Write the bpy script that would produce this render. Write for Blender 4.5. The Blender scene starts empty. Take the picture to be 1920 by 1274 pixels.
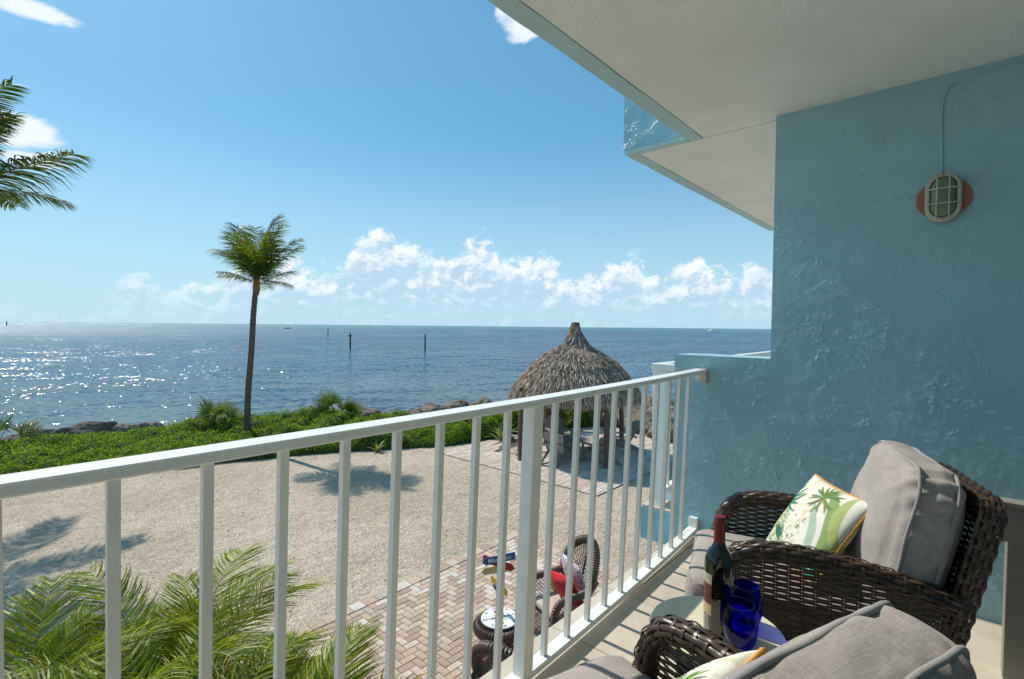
import bpy, math, random
import numpy as np
from mathutils import Vector, Matrix, Quaternion, noise as mnoise
R = math.radians
random.seed(7)
rng = np.random.default_rng(11)
SC = bpy.context.scene
COL = SC.collection

# ------------------------------------------------------------------ camera
EYE = 4.04
FPX = 938.0
HEAD = math.atan((1800 - 960) / FPX)
PITCH = math.atan(24.5 / FPX)
ROLL = 0.0097
fw = Vector((math.cos(HEAD) * math.cos(PITCH), math.sin(HEAD) * math.cos(PITCH), -math.sin(PITCH)))
r0 = Vector((math.sin(HEAD), -math.cos(HEAD), 0))
u0 = r0.cross(fw)
rr = r0 * math.cos(ROLL) + u0 * math.sin(ROLL)
uu = u0 * math.cos(ROLL) - r0 * math.sin(ROLL)
cam_d = bpy.data.cameras.new('camera')
cam = bpy.data.objects.new('camera', cam_d)
COL.objects.link(cam)
cam.matrix_world = Matrix(((rr.x, uu.x, -fw.x, 0), (rr.y, uu.y, -fw.y, 0), (rr.z, uu.z, -fw.z, EYE), (0, 0, 0, 1)))
cam_d.sensor_width = 36
cam_d.lens = FPX / 1920 * 36
cam_d.clip_start = 0.02
cam_d.clip_end = 60000
SC.camera = cam

# ------------------------------------------------------------------ light, sky, exposure
SUN_EL = R(47.0)
SUN_AZ = R(-1.3)          # angle from +Y towards +X
SKY_STRENGTH = 0.1
SUN_STRENGTH = 4.6
EXPOSURE = 0.0
sun_d = bpy.data.lights.new('sun', 'SUN')
sun_d.energy = SUN_STRENGTH
sun_d.angle = R(0.53)
sun_d.color = (1.0, 0.93, 0.82)
sun = bpy.data.objects.new('sun', sun_d)
COL.objects.link(sun)
sdir = Vector((math.sin(SUN_AZ) * math.cos(SUN_EL), math.cos(SUN_AZ) * math.cos(SUN_EL), math.sin(SUN_EL)))
sun.rotation_euler = sdir.to_track_quat('Z', 'Y').to_euler()
sun.location = (0, 30, 30)
SC.view_settings.view_transform = 'Standard'
SC.view_settings.look = 'None'
SC.view_settings.exposure = EXPOSURE
SC.view_settings.gamma = 1
SC.view_settings.use_curve_mapping = False


class NT:
    """small helper to write node trees as expressions"""
    def __init__(s, tree):
        s.t = tree

    def n(s, typ, **kw):
        nd = s.t.nodes.new(typ)
        for k, v in kw.items():
            if k.startswith('i_'):
                nd.inputs[k[2:].replace('_', ' ')].default_value = v
            else:
                setattr(nd, k, v)
        return nd

    def put(s, sock, v):
        if v is None:
            return
        if hasattr(v, 'is_output'):
            s.t.links.new(v, sock)
        else:
            sock.default_value = v

    def m(s, op, a, b=None, c=None, clamp=False):
        nd = s.n('ShaderNodeMath', operation=op, use_clamp=clamp)
        for i, v in enumerate((a, b, c)):
            s.put(nd.inputs[i], v)
        return nd.outputs[0]

    def vm(s, op, a, b=None):
        nd = s.n('ShaderNodeVectorMath', operation=op)
        s.put(nd.inputs[0], a)
        s.put(nd.inputs[1], b)
        return nd.outputs[0]

    def mix(s, f, a, b, blend='MIX'):
        nd = s.n('ShaderNodeMix', data_type='RGBA', blend_type=blend)
        s.put(nd.inputs[0], f)
        s.put(nd.inputs[6], a)
        s.put(nd.inputs[7], b)
        return nd.outputs[2]

    def ramp(s, f, stops, interp='LINEAR'):
        nd = s.n('ShaderNodeValToRGB')
        s.put(nd.inputs[0], f)
        cr = nd.color_ramp
        cr.interpolation = interp
        while len(cr.elements) < len(stops):
            cr.elements.new(0.5)
        for e, (p, c) in zip(cr.elements, stops):
            e.position = p
            e.color = (c, c, c, 1) if isinstance(c, (int, float)) else (*c, 1)
        return nd.outputs[0]

    def noise(s, vec=None, scale=5.0, detail=3.0, rough=0.55, dist=0.0, dims='3D'):
        nd = s.n('ShaderNodeTexNoise', noise_dimensions=dims)
        s.put(nd.inputs['Vector'], vec)
        nd.inputs['Scale'].default_value = scale
        nd.inputs['Detail'].default_value = detail
        nd.inputs['Roughness'].default_value = rough
        nd.inputs['Distortion'].default_value = dist
        return nd.outputs[0]

    def vor(s, vec=None, scale=5.0, feature='F1', out=0, rnd=1.0):
        nd = s.n('ShaderNodeTexVoronoi', feature=feature)
        s.put(nd.inputs['Vector'], vec)
        nd.inputs['Scale'].default_value = scale
        nd.inputs['Randomness'].default_value = rnd
        return nd.outputs[out]

    def mapr(s, v, a, b, c=0.0, d=1.0, typ='SMOOTHSTEP'):
        nd = s.n('ShaderNodeMapRange', interpolation_type=typ)
        for i, x in enumerate((v, a, b, c, d)):
            s.put(nd.inputs[i], x)
        return nd.outputs[0]

    def xyz(s, v):
        nd = s.n('ShaderNodeSeparateXYZ')
        s.put(nd.inputs[0], v)
        return nd.outputs

    def comb(s, x, y, z):
        nd = s.n('ShaderNodeCombineXYZ')
        for i, v in enumerate((x, y, z)):
            s.put(nd.inputs[i], v)
        return nd.outputs[0]


world = bpy.data.worlds.new('World')
SC.world = world
world.use_nodes = True
wt = world.node_tree
wt.nodes.clear()
W = NT(wt)
sky = W.n('ShaderNodeTexSky', sky_type='NISHITA')
sky.sun_disc = False
sky.sun_elevation = SUN_EL
sky.sun_rotation = SUN_AZ
sky.air_density = 1.0
sky.dust_density = 0.5
sky.ozone_density = 2.2
sky.altitude = 0
tc = W.n('ShaderNodeTexCoord')
dx, dy, dz = W.xyz(W.vm('NORMALIZE', tc.outputs['Generated']))
az = W.m('MULTIPLY', W.m('ARCTAN2', dx, dy), 57.29578)     # degrees from +Y towards +X
el = W.m('MULTIPLY', W.m('ARCSINE', dz), 57.29578)
# puffy bank of cumulus low over the sea: H(az) is the height of its top in degrees
tops = [(-40, 2.5), (-12, 4.6), (0, 1.5), (8, 2.0), (12, 4.6), (15, 3.2), (19, 5.6), (23, 7.8), (25.5, 6.0), (28, 6.0), (30, 8.0), (33, 9.9), (36, 9.3),
        (39, 7.6), (40.5, 7.2), (42, 8.6), (45, 9.3), (48, 7.9), (50, 8.2), (53, 7.0), (56, 5.6), (58, 6.2), (61, 7.4), (62.5, 7.0), (64, 5.8),
        (66, 6.9), (68, 7.7), (70, 6.0), (72, 5.8), (74, 6.4), (77, 4.5), (85, 5.5), (95, 3.0), (110, 6), (140, 3.5), (180, 4)]
fc = W.n('ShaderNodeFloatCurve')
cm = fc.mapping
cv = cm.curves[0]
pts = [((a + 40) / 220.0, h / 12.0) for a, h in tops]
cv.points[0].location = pts[0]
cv.points[1].location = pts[-1]
for p in pts[1:-1]:
    cv.points.new(*p)
cm.update()
W.put(fc.inputs['Value'], W.m('DIVIDE', W.m('ADD', az, 40.0), 220.0, clamp=True))
H = W.m('MULTIPLY', fc.outputs[0], 12.0)


def puff(a, e):
    v = W.comb(W.m('MULTIPLY', a, 0.5), W.m('MULTIPLY', e, 0.62), 3.7)
    warp = W.noise(v, 1.1, 3, 0.5)
    v2 = W.vm('ADD', v, W.comb(W.m('MULTIPLY', warp, 1.1), W.m('MULTIPLY', warp, 0.9), 0.0))
    big = W.m('SUBTRACT', 0.62, W.vor(v2, 0.75, 'SMOOTH_F1'))
    fine = W.m('SUBTRACT', 0.62, W.vor(v2, 1.9, 'SMOOTH_F1'))
    return W.m('ADD', W.m('ADD', W.m('MULTIPLY', big, 0.8), W.m('MULTIPLY', fine, 0.45)),
               W.m('MULTIPLY', W.m('SUBTRACT', W.noise(v2, 2.3, 8, 0.62), 0.5), 1.25))


p0 = puff(az, el)
p1 = puff(W.m('SUBTRACT', az, 0.55), W.m('ADD', el, 0.75))
edge = W.m('ADD', W.m('MULTIPLY', W.m('SUBTRACT', W.m('MULTIPLY', H, 1.08), el), 0.62), W.m('MULTIPLY', W.m('SUBTRACT', p0, 0.38), 2.3))
cover = W.mapr(edge, -0.15, 0.85)
gap = W.mapr(W.noise(W.comb(W.m('MULTIPLY', az, 0.3), W.m('MULTIPLY', el, 0.5), 9.1), 0.9, 4, 0.5), 0.30, 0.50, 0.65, 1.0)
low = W.mapr(el, 1.0, 4.6, 0.22, 0.97)
a_cum = W.m('MULTIPLY', W.m('MULTIPLY', cover, low), gap)
haze_left = W.mapr(az, 2.0, 26.0, 0.6, 1.0)
a_cum = W.m('MULTIPLY', a_cum, haze_left)
lit = W.mapr(W.m('ADD', W.m('MULTIPLY', W.m('SUBTRACT', p0, p1), 1.35), W.m('MULTIPLY', W.mapr(W.m('SUBTRACT', H, el), -0.5, 5.0, 0.42, -0.28), 1.0)), -0.35, 0.55)
c_cum = W.mix(lit, (5.2, 7.1, 8.9, 1), (9.6, 10.2, 10.7, 1))
# few wispy clouds higher up


def spot(a0, e0, wa, we):
    q = W.m('ADD', W.m('POWER', W.m('DIVIDE', W.m('SUBTRACT', az, a0), wa), 2.0), W.m('POWER', W.m('DIVIDE', W.m('SUBTRACT', el, e0), we), 2.0))
    return W.mapr(q, 0.0, 1.0, 1.0, 0.0)


wn = W.noise(W.comb(W.m('MULTIPLY', az, 0.22), W.m('MULTIPLY', W.m('ADD', el, W.m('MULTIPLY', az, -0.25)), 0.42), 1.3), 1.0, 9, 0.58, 0.4)
sp = W.m('MAXIMUM', W.m('MAXIMUM', spot(3.5, 15.2, 4.2, 1.9), spot(4.5, 13.0, 3.0, 0.9)), W.m('MAXIMUM', spot(2.5, 24.0, 7.0, 1.1), spot(48.6, 31.4, 3.6, 2.9)))
sp = W.m('MAXIMUM', sp, spot(0.5, 17.6, 2.6, 1.2))
wisp = W.mapr(W.m('ADD', wn, W.m('MULTIPLY', sp, 0.36)), 0.60, 0.86, 0.0, 0.9)
wisp = W.m('MULTIPLY', wisp, W.mapr(sp, 0.0, 0.3))
# thin whitening of the lowest sky
hz = W.mapr(el, -1.0, 22.0, 0.85, 0.0, 'SMOOTHSTEP')
hs = W.n('ShaderNodeHueSaturation')
hs.inputs['Saturation'].default_value = 1.16
W.put(hs.inputs['Color'], W.mix(1.0, sky.outputs[0], (0.80, 1.07, 1.08, 1), 'MULTIPLY'))
base = W.mix(hz, W.mix(0.30, hs.outputs[0], (2.9, 6.9, 10.1, 1)), (5.2, 7.6, 9.2, 1))
cc = W.mix(a_cum, base, c_cum)
cc = W.mix(wisp, cc, (9.6, 10.2, 10.7, 1))
below = W.mapr(el, -0.6, -0.05, 0.0, 1.0)
bg = W.n('ShaderNodeBackground')
W.put(bg.inputs[0], cc)
bg.inputs[1].default_value = SKY_STRENGTH
W.t.links.new(bg.outputs[0], W.n('ShaderNodeOutputWorld').inputs[0])

# ------------------------------------------------------------------ scene bookkeeping


def put(o, parent=None, kind=None):
    COL.objects.link(o)
    if parent:
        o.parent = parent
    if kind:
        o['kind'] = kind
    return o


def tag(o, label=None, cat=None, group=None, kind=None):
    if label:
        o['label'] = label
    if cat:
        o['category'] = cat
    if group:
        o['group'] = group
    if kind:
        o['kind'] = kind
    return o


def empty(name, loc, rz=0.0, label=None, cat=None, group=None):
    o = bpy.data.objects.new(name, None)
    o.empty_display_size = 0.1
    o.location = loc
    o.rotation_euler = (0, 0, rz)
    put(o)
    return tag(o, label, cat, group)


def copy_tree(o, parent=None):
    c = o.copy()
    COL.objects.link(c)
    c.parent = parent
    for ch in [x for x in o.children]:
        copy_tree(ch, c)
    return c


class MB:
    """mesh builder: collects arrays of vertices and quads"""
    def __init__(s):
        s.v = []
        s.f = []
        s.nv = 0
        s.smooth = False

    def add(s, v, f):
        v = np.asarray(v, float).reshape(-1, 3)
        s.v.append(v)
        s.f.extend([tuple(int(i) + s.nv for i in q) for q in f])
        s.nv += len(v)
        return s

    def box(s, a, b, M=None):
        (x0, y0, z0), (x1, y1, z1) = a, b
        v = np.array([(x0, y0, z0), (x1, y0, z0), (x1, y1, z0), (x0, y1, z0), (x0, y0, z1), (x1, y0, z1), (x1, y1, z1), (x0, y1, z1)], float)
        if M is not None:
            v = np.array([M @ Vector(p) for p in v])
        return s.add(v, [(0, 3, 2, 1), (4, 5, 6, 7), (0, 1, 5, 4), (1, 2, 6, 5), (2, 3, 7, 6), (3, 0, 4, 7)])

    def bbox(s, a, b, r=0.004, M=None):
        """box with chamfered vertical-and-horizontal edges (24 verts)"""
        a = np.array(a, float)
        b = np.array(b, float)
        c = (a + b) / 2
        h = (b - a) / 2
        r = min(r, h.min() * 0.9)
        v, idx = [], {}
        for sx in (-1, 1):
            for sy in (-1, 1):
                for sz in (-1, 1):
                    for ax in range(3):
                        q = np.array([sx, sy, sz]) * (h - r)
                        q[ax] = (sx, sy, sz)[ax] * h[ax]
                        idx[(sx, sy, sz, ax)] = len(v)
                        v.append(c + q)
        f = []
        I = idx
        f += [(I[(1, -1, -1, 0)], I[(1, 1, -1, 0)], I[(1, 1, 1, 0)], I[(1, -1, 1, 0)]), (I[(-1, -1, -1, 0)], I[(-1, -1, 1, 0)], I[(-1, 1, 1, 0)], I[(-1, 1, -1, 0)])]
        f += [(I[(-1, 1, -1, 1)], I[(-1, 1, 1, 1)], I[(1, 1, 1, 1)], I[(1, 1, -1, 1)]), (I[(-1, -1, -1, 1)], I[(1, -1, -1, 1)], I[(1, -1, 1, 1)], I[(-1, -1, 1, 1)])]
        f += [(I[(-1, -1, 1, 2)], I[(1, -1, 1, 2)], I[(1, 1, 1, 2)], I[(-1, 1, 1, 2)]), (I[(-1, -1, -1, 2)], I[(-1, 1, -1, 2)], I[(1, 1, -1, 2)], I[(1, -1, -1, 2)])]
        for s1 in (-1, 1):
            for s2 in (-1, 1):
                f.append((I[(s1, s2, -1, 0)], I[(s1, s2, 1, 0)], I[(s1, s2, 1, 1)], I[(s1, s2, -1, 1)]))
                f.append((I[(s1, -1, s2, 0)], I[(s1, 1, s2, 0)], I[(s1, 1, s2, 2)], I[(s1, -1, s2, 2)]))
                f.append((I[(-1, s1, s2, 1)], I[(1, s1, s2, 1)], I[(1, s1, s2, 2)], I[(-1, s1, s2, 2)]))
        for sx in (-1, 1):
            for sy in (-1, 1):
                for sz in (-1, 1):
                    f.append((I[(sx, sy, sz, 0)], I[(sx, sy, sz, 1)], I[(sx, sy, sz, 2)]))
        v = np.array(v)
        if M is not None:
            v = np.array([M @ Vector(p) for p in v])
        return s.add(v, f)

    def grid(s, P, closed_u=False, closed_v=False):
        """P: array (nu, nv, 3)"""
        nu, nv = P.shape[:2]
        f = []
        for i in range(nu - (0 if closed_u else 1)):
            for j in range(nv - (0 if closed_v else 1)):
                a, b = i, (i + 1) % nu
                c, d = j, (j + 1) % nv
                f.append((a * nv + c, b * nv + c, b * nv + d, a * nv + d))
        return s.add(P.reshape(-1, 3), f)

    def tube(s, pts, rad, n=8, closed=False, caps=True):
        pts = np.asarray(pts, float)
        m = len(pts)
        rad = np.broadcast_to(np.asarray(rad, float), (m,))
        T, N, B = frames(pts, closed)
        a = np.linspace(0, 2 * math.pi, n, endpoint=False)
        P = pts[:, None, :] + rad[:, None, None] * (np.cos(a)[None, :, None] * N[:, None, :] + np.sin(a)[None, :, None] * B[:, None, :])
        base = s.nv
        s.grid(P, closed_u=closed, closed_v=True)
        if caps and not closed:
            s.f.append(tuple(base + k for k in range(n))[::-1])
            s.f.append(tuple(base + (m - 1) * n + k for k in range(n)))
        return s

    def lathe(s, prof, n=24, c=(0, 0, 0)):
        prof = np.asarray(prof, float)
        a = np.linspace(0, 2 * math.pi, n, endpoint=False)
        P = np.stack([prof[:, 0, None] * np.cos(a)[None] + c[0], prof[:, 0, None] * np.sin(a)[None] + c[1], np.repeat(prof[:, 1, None] + c[2], n, 1)], -1)
        return s.grid(P, closed_v=True)

    def prism(s, poly, z0, z1, M=None):
        n = len(poly)
        v = [(x, y, z0) for x, y in poly] + [(x, y, z1) for x, y in poly]
        f = [tuple(range(n))[::-1], tuple(range(n, 2 * n))] + [(i, (i + 1) % n, n + (i + 1) % n, n + i) for i in range(n)]
        if M is not None:
            v = [M @ Vector(p) for p in v]
        return s.add([tuple(p) for p in v], f)

    def mesh(s, name, mats=None, smooth=False):
        me = bpy.data.meshes.new(name)
        V = np.concatenate(s.v) if s.v else np.zeros((0, 3))
        me.from_pydata(V.tolist(), [], s.f)
        if mats:
            for m in (mats if isinstance(mats, (list, tuple)) else [mats]):
                me.materials.append(m)
        if smooth:
            me.shade_smooth()
        me.update()
        return me

    def build(s, name, mat=None, parent=None, smooth=False, kind=None, sharp=None):
        me = s.mesh(name, mat, smooth)
        if smooth and sharp:
            me.set_sharp_from_angle(angle=R(sharp))
        o = bpy.data.objects.new(name, me)
        return put(o, parent, kind)


def frames(pts, closed=False):
    m = len(pts)
    if closed:
        T = np.roll(pts, -1, 0) - np.roll(pts, 1, 0)
    else:
        T = np.gradient(pts, axis=0)
    T /= np.linalg.norm(T, axis=1)[:, None] + 1e-12
    up = np.array([0, 0, 1.0])
    if abs(T[0] @ up) > 0.9:
        up = np.array([1.0, 0, 0])
    N = np.zeros_like(pts)
    n0 = up - T[0] * (T[0] @ up)
    N[0] = n0 / np.linalg.norm(n0)
    for i in range(1, m):
        n = N[i - 1] - T[i] * (T[i] @ N[i - 1])
        N[i] = n / (np.linalg.norm(n) + 1e-12)
    return T, N, np.cross(T, N)


def spline(pts, n):
    """Catmull-Rom through pts"""
    p = np.asarray(pts, float)
    p = np.vstack([2 * p[0] - p[1], p, 2 * p[-1] - p[-2]])
    out = []
    seg = len(p) - 3
    for t in np.linspace(0, seg - 1e-9, n):
        i = int(t)
        u = t - i
        a, b, c, d = p[i:i + 4]
        out.append(0.5 * ((2 * b) + (c - a) * u + (2 * a - 5 * b + 4 * c - d) * u * u + (3 * b - a - 3 * c + d) * u ** 3))
    return np.array(out)


def vnoise(x, y, seed=0):
    """vectorised value noise 0..1"""
    g = np.random.default_rng(seed).random((256, 256))
    xi = np.floor(x).astype(int)
    yi = np.floor(y).astype(int)
    u = x - xi
    v = y - yi
    u = u * u * u * (u * (u * 6 - 15) + 10)
    v = v * v * v * (v * (v * 6 - 15) + 10)
    a = g[xi % 256, yi % 256]
    b = g[(xi + 1) % 256, yi % 256]
    c = g[xi % 256, (yi + 1) % 256]
    d = g[(xi + 1) % 256, (yi + 1) % 256]
    return (a * (1 - u) + b * u) * (1 - v) + (c * (1 - u) + d * u) * v


def fbm(x, y, oct=4, seed=0, gain=0.5):
    s = 0
    a = 1
    t = 0
    for k in range(oct):
        s = s + a * vnoise(x * 2 ** k + 17.3 * k, y * 2 ** k + 9.1 * k, seed + k)
        t += a
        a *= gain
    return s / t


# ------------------------------------------------------------------ materials
def M_new(name):
    m = bpy.data.materials.new(name)
    m.use_nodes = True
    m.node_tree.nodes.clear()
    T = NT(m.node_tree)
    b = T.n('ShaderNodeBsdfPrincipled')
    o = T.n('ShaderNodeOutputMaterial')
    T.t.links.new(b.outputs[0], o.inputs[0])
    return m, T, b, o


def bump(T, b, h, strength=0.5, dist=0.01):
    nd = T.n('ShaderNodeBump')
    nd.inputs['Strength'].default_value = strength
    nd.inputs['Distance'].default_value = dist
    T.put(nd.inputs['Height'], h)
    T.t.links.new(nd.outputs[0], b.inputs['Normal'])


def objco(T):
    return T.n('ShaderNodeTexCoord').outputs['Object']


def geo(T, k):
    return T.n('ShaderNodeNewGeometry').outputs[k]


def mat_basic(name, col, rough=0.5, var=0.12, vscale=6.0, bs=0.0, bscale=60.0, bdist=0.003, spec=0.5, world=False, metallic=0.0):
    m, T, b, o = M_new(name)
    v = geo(T, 'Position') if world else objco(T)
    n = T.noise(v, vscale, 5, 0.6)
    c = T.mix(T.mapr(n, 0.25, 0.75), tuple(x * (1 - var) for x in col) + (1,), tuple(min(1, x * (1 + var)) for x in col) + (1,))
    T.put(b.inputs['Base Color'], c)
    b.inputs['Roughness'].default_value = rough
    b.inputs['Specular IOR Level'].default_value = spec
    b.inputs['Metallic'].default_value = metallic
    if bs > 0:
        bump(T, b, T.noise(v, bscale, 5, 0.6), bs, bdist)
    return m


def mat_islands(name, cols, rough=0.5, obj_random=False, bs=0.0, bscale=40, grain=None, bdist=0.002, both=False, var=0.15, spec=0.5):
    """each loose piece (or object) takes its own tone from cols"""
    m, T, b, o = M_new(name)
    r = geo(T, 'Random Per Island')
    if obj_random:
        r = T.n('ShaderNodeObjectInfo').outputs['Random']
    k = len(cols)
    c = T.ramp(r, [(i / k, cc) for i, cc in enumerate(cols)], 'CONSTANT' if k > 3 else 'LINEAR')
    v = objco(T)
    sc = T.vm('MULTIPLY', v, grain) if grain else v
    n = T.noise(sc, bscale, 5, 0.65)
    lo = 1 - var
    g = T.mapr(n, 0.25, 0.75, lo, 1 + var)
    T.put(b.inputs['Base Color'], T.mix(1.0, c, T.comb(g, g, g), 'MULTIPLY'))
    b.inputs['Roughness'].default_value = rough
    b.inputs['Specular IOR Level'].default_value = spec
    if bs > 0:
        bump(T, b, n, bs, bdist)
    return m


def mat_leaf(name, cols, rough=0.42, trans=0.45, tcol=(0.12, 0.22, 0.02), spec=0.4):
    m, T, b, o = M_new(name)
    r = geo(T, 'Random Per Island')
    k = len(cols)
    c = T.ramp(r, [(0.93 * i / max(1, k - 1), cc) for i, cc in enumerate(cols)] + [(0.975, (0.30, 0.19, 0.06))])
    n = T.noise(objco(T), 1.3, 5, 0.65)
    g = T.mapr(n, 0.3, 0.7, 0.6, 1.35)
    c = T.mix(1.0, c, T.comb(g, g, g), 'MULTIPLY')
    T.put(b.inputs['Base Color'], c)
    b.inputs['Roughness'].default_value = rough
    b.inputs['Specular IOR Level'].default_value = spec
    tr = T.n('ShaderNodeBsdfTranslucent')
    T.put(tr.inputs[0], T.mix(0.6, c, (*tcol, 1)))
    mx = T.n('ShaderNodeMixShader')
    mx.inputs[0].default_value = trans
    T.t.links.new(b.outputs[0], mx.inputs[1])
    T.t.links.new(tr.outputs[0], mx.inputs[2])
    T.t.links.new(mx.outputs[0], o.inputs[0])
    return m


def mat_stucco(name, col, rough=0.35, fine=0.5, world=True):
    m, T, b, o = M_new(name)
    v = geo(T, 'Position')
    n = T.noise(v, 1.6, 5, 0.6)
    c = T.mix(T.mapr(n, 0.3, 0.7), tuple(x * 0.93 for x in col) + (1,), tuple(x * 1.05 for x in col) + (1,))
    c = T.mix(T.mapr(T.noise(v, 9, 6, 0.7), 0.62, 0.8, 0, 0.25), c, tuple(x * 0.8 for x in col) + (1,))
    T.put(b.inputs['Base Color'], c)
    b.inputs['Roughness'].default_value = rough
    r1 = T.m('ABSOLUTE', T.m('SUBTRACT', T.noise(v, 9, 5, 0.55, 0.6), 0.5))
    h = T.m('ADD', T.mapr(r1, 0.0, 0.035, 1.0, 0.0), T.m('MULTIPLY', T.noise(v, 70, 4, 0.6), 0.5))
    mask = T.mapr(T.noise(v, 3.2, 3, 0.5), 0.45, 0.62)
    h = T.m('ADD', T.m('MULTIPLY', h, T.m('ADD', 0.15, T.m('MULTIPLY', mask, 0.85))), T.m('MULTIPLY', T.noise(v, 18, 4, 0.6), 0.5))
    bump(T, b, h, fine, 0.0035)
    return m


TEAL = (0.285, 0.515, 0.60)
M = {}
M['teal'] = mat_stucco('teal_stucco', TEAL, 0.33, 0.6)
M['teal_wall'] = mat_basic('teal_wall_paint', TEAL, 0.27, 0.07, 2.0, 0.35, 45, 0.003, 0.5, True)
M['teal_pale'] = mat_stucco('pale_teal_edge_paint', (0.42, 0.62, 0.64), 0.45, 0.5)
M['ceiling'] = mat_stucco('ceiling_paint', (0.82, 0.845, 0.825), 0.6, 0.5)
M['white'] = mat_basic('white_gloss_metal_paint', (0.82, 0.83, 0.80), 0.28, 0.04, 9.0, 0.08, 30, 0.002, 0.5, True)
M['rust'] = mat_basic('rusty_painted_bracket', (0.62, 0.55, 0.42), 0.5, 0.3, 60.0, 0.2, 90, 0.002)


def mat_tile():
    m, T, b, o = M_new('travertine_tile')
    v = geo(T, 'Position')
    c = T.mix(T.mapr(T.noise(v, 3.5, 6, 0.65, 0.7), 0.3, 0.7), (0.50, 0.43, 0.34, 1), (0.62, 0.56, 0.46, 1))
    c = T.mix(T.mapr(T.noise(v, 14, 6, 0.7, 1.2), 0.6, 0.75, 0, 0.5), c, (0.44, 0.35, 0.26, 1))
    r = T.n('ShaderNodeObjectInfo').outputs['Random']
    g = T.mapr(r, 0, 1, 0.93, 1.05, 'LINEAR')
    T.put(b.inputs['Base Color'], T.mix(1.0, c, T.comb(g, g, g), 'MULTIPLY'))
    b.inputs['Roughness'].default_value = 0.45
    bump(T, b, T.noise(v, 90, 5, 0.6), 0.12, 0.003)
    return m


M['tile'] = mat_tile()
M['grout'] = mat_basic('grout', (0.33, 0.29, 0.24), 0.9, 0.15, 20, 0.3, 200, 0.002, world=True)


def mat_sand():
    m, T, b, o = M_new('crushed_shell_gravel')
    v = geo(T, 'Position')
    big = T.noise(v, 0.35, 4, 0.6)
    c = T.mix(T.mapr(big, 0.35, 0.65), (0.49, 0.40, 0.305, 1), (0.58, 0.485, 0.38, 1))
    c = T.mix(T.mapr(T.noise(v, 1.7, 5, 0.7, 0.5), 0.5, 0.75, 0, 0.5), c, (0.45, 0.34, 0.235, 1))
    patch = T.mapr(T.noise(v, 0.9, 6, 0.75, 1.0), 0.56, 0.72, 0, 0.35)
    c = T.mix(patch, c, (0.34, 0.27, 0.20, 1))
    cell = T.n('ShaderNodeTexVoronoi')
    T.put(cell.inputs['Vector'], v)
    cell.inputs['Scale'].default_value = 46
    rnd = T.xyz(cell.outputs['Color'])[0]
    g = T.mapr(rnd, 0, 1, 0.62, 1.30, 'LINEAR')
    c = T.mix(1.0, c, T.comb(g, g, g), 'MULTIPLY')
    streak = T.noise(T.vm('MULTIPLY', v, (0.9, 3.2, 1.0)), 3.5, 6, 0.7)
    g2 = T.mapr(streak, 0.3, 0.7, 0.84, 1.12)
    c = T.mix(1.0, c, T.comb(g2, g2, g2), 'MULTIPLY')
    T.put(b.inputs['Base Color'], c)
    b.inputs['Roughness'].default_value = 0.95
    b.inputs['Specular IOR Level'].default_value = 0.1
    h = T.m('ADD', T.m('MULTIPLY', T.m('SUBTRACT', 1.0, cell.outputs['Distance']), 0.5), T.m('ADD', T.m('MULTIPLY', T.noise(v, 6, 6, 0.72), 1.8), T.m('MULTIPLY', T.noise(v, 1.6, 3, 0.5), 3.0)))
    bump(T, b, h, 0.9, 0.03)
    return m


M['sand'] = mat_sand()


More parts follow.
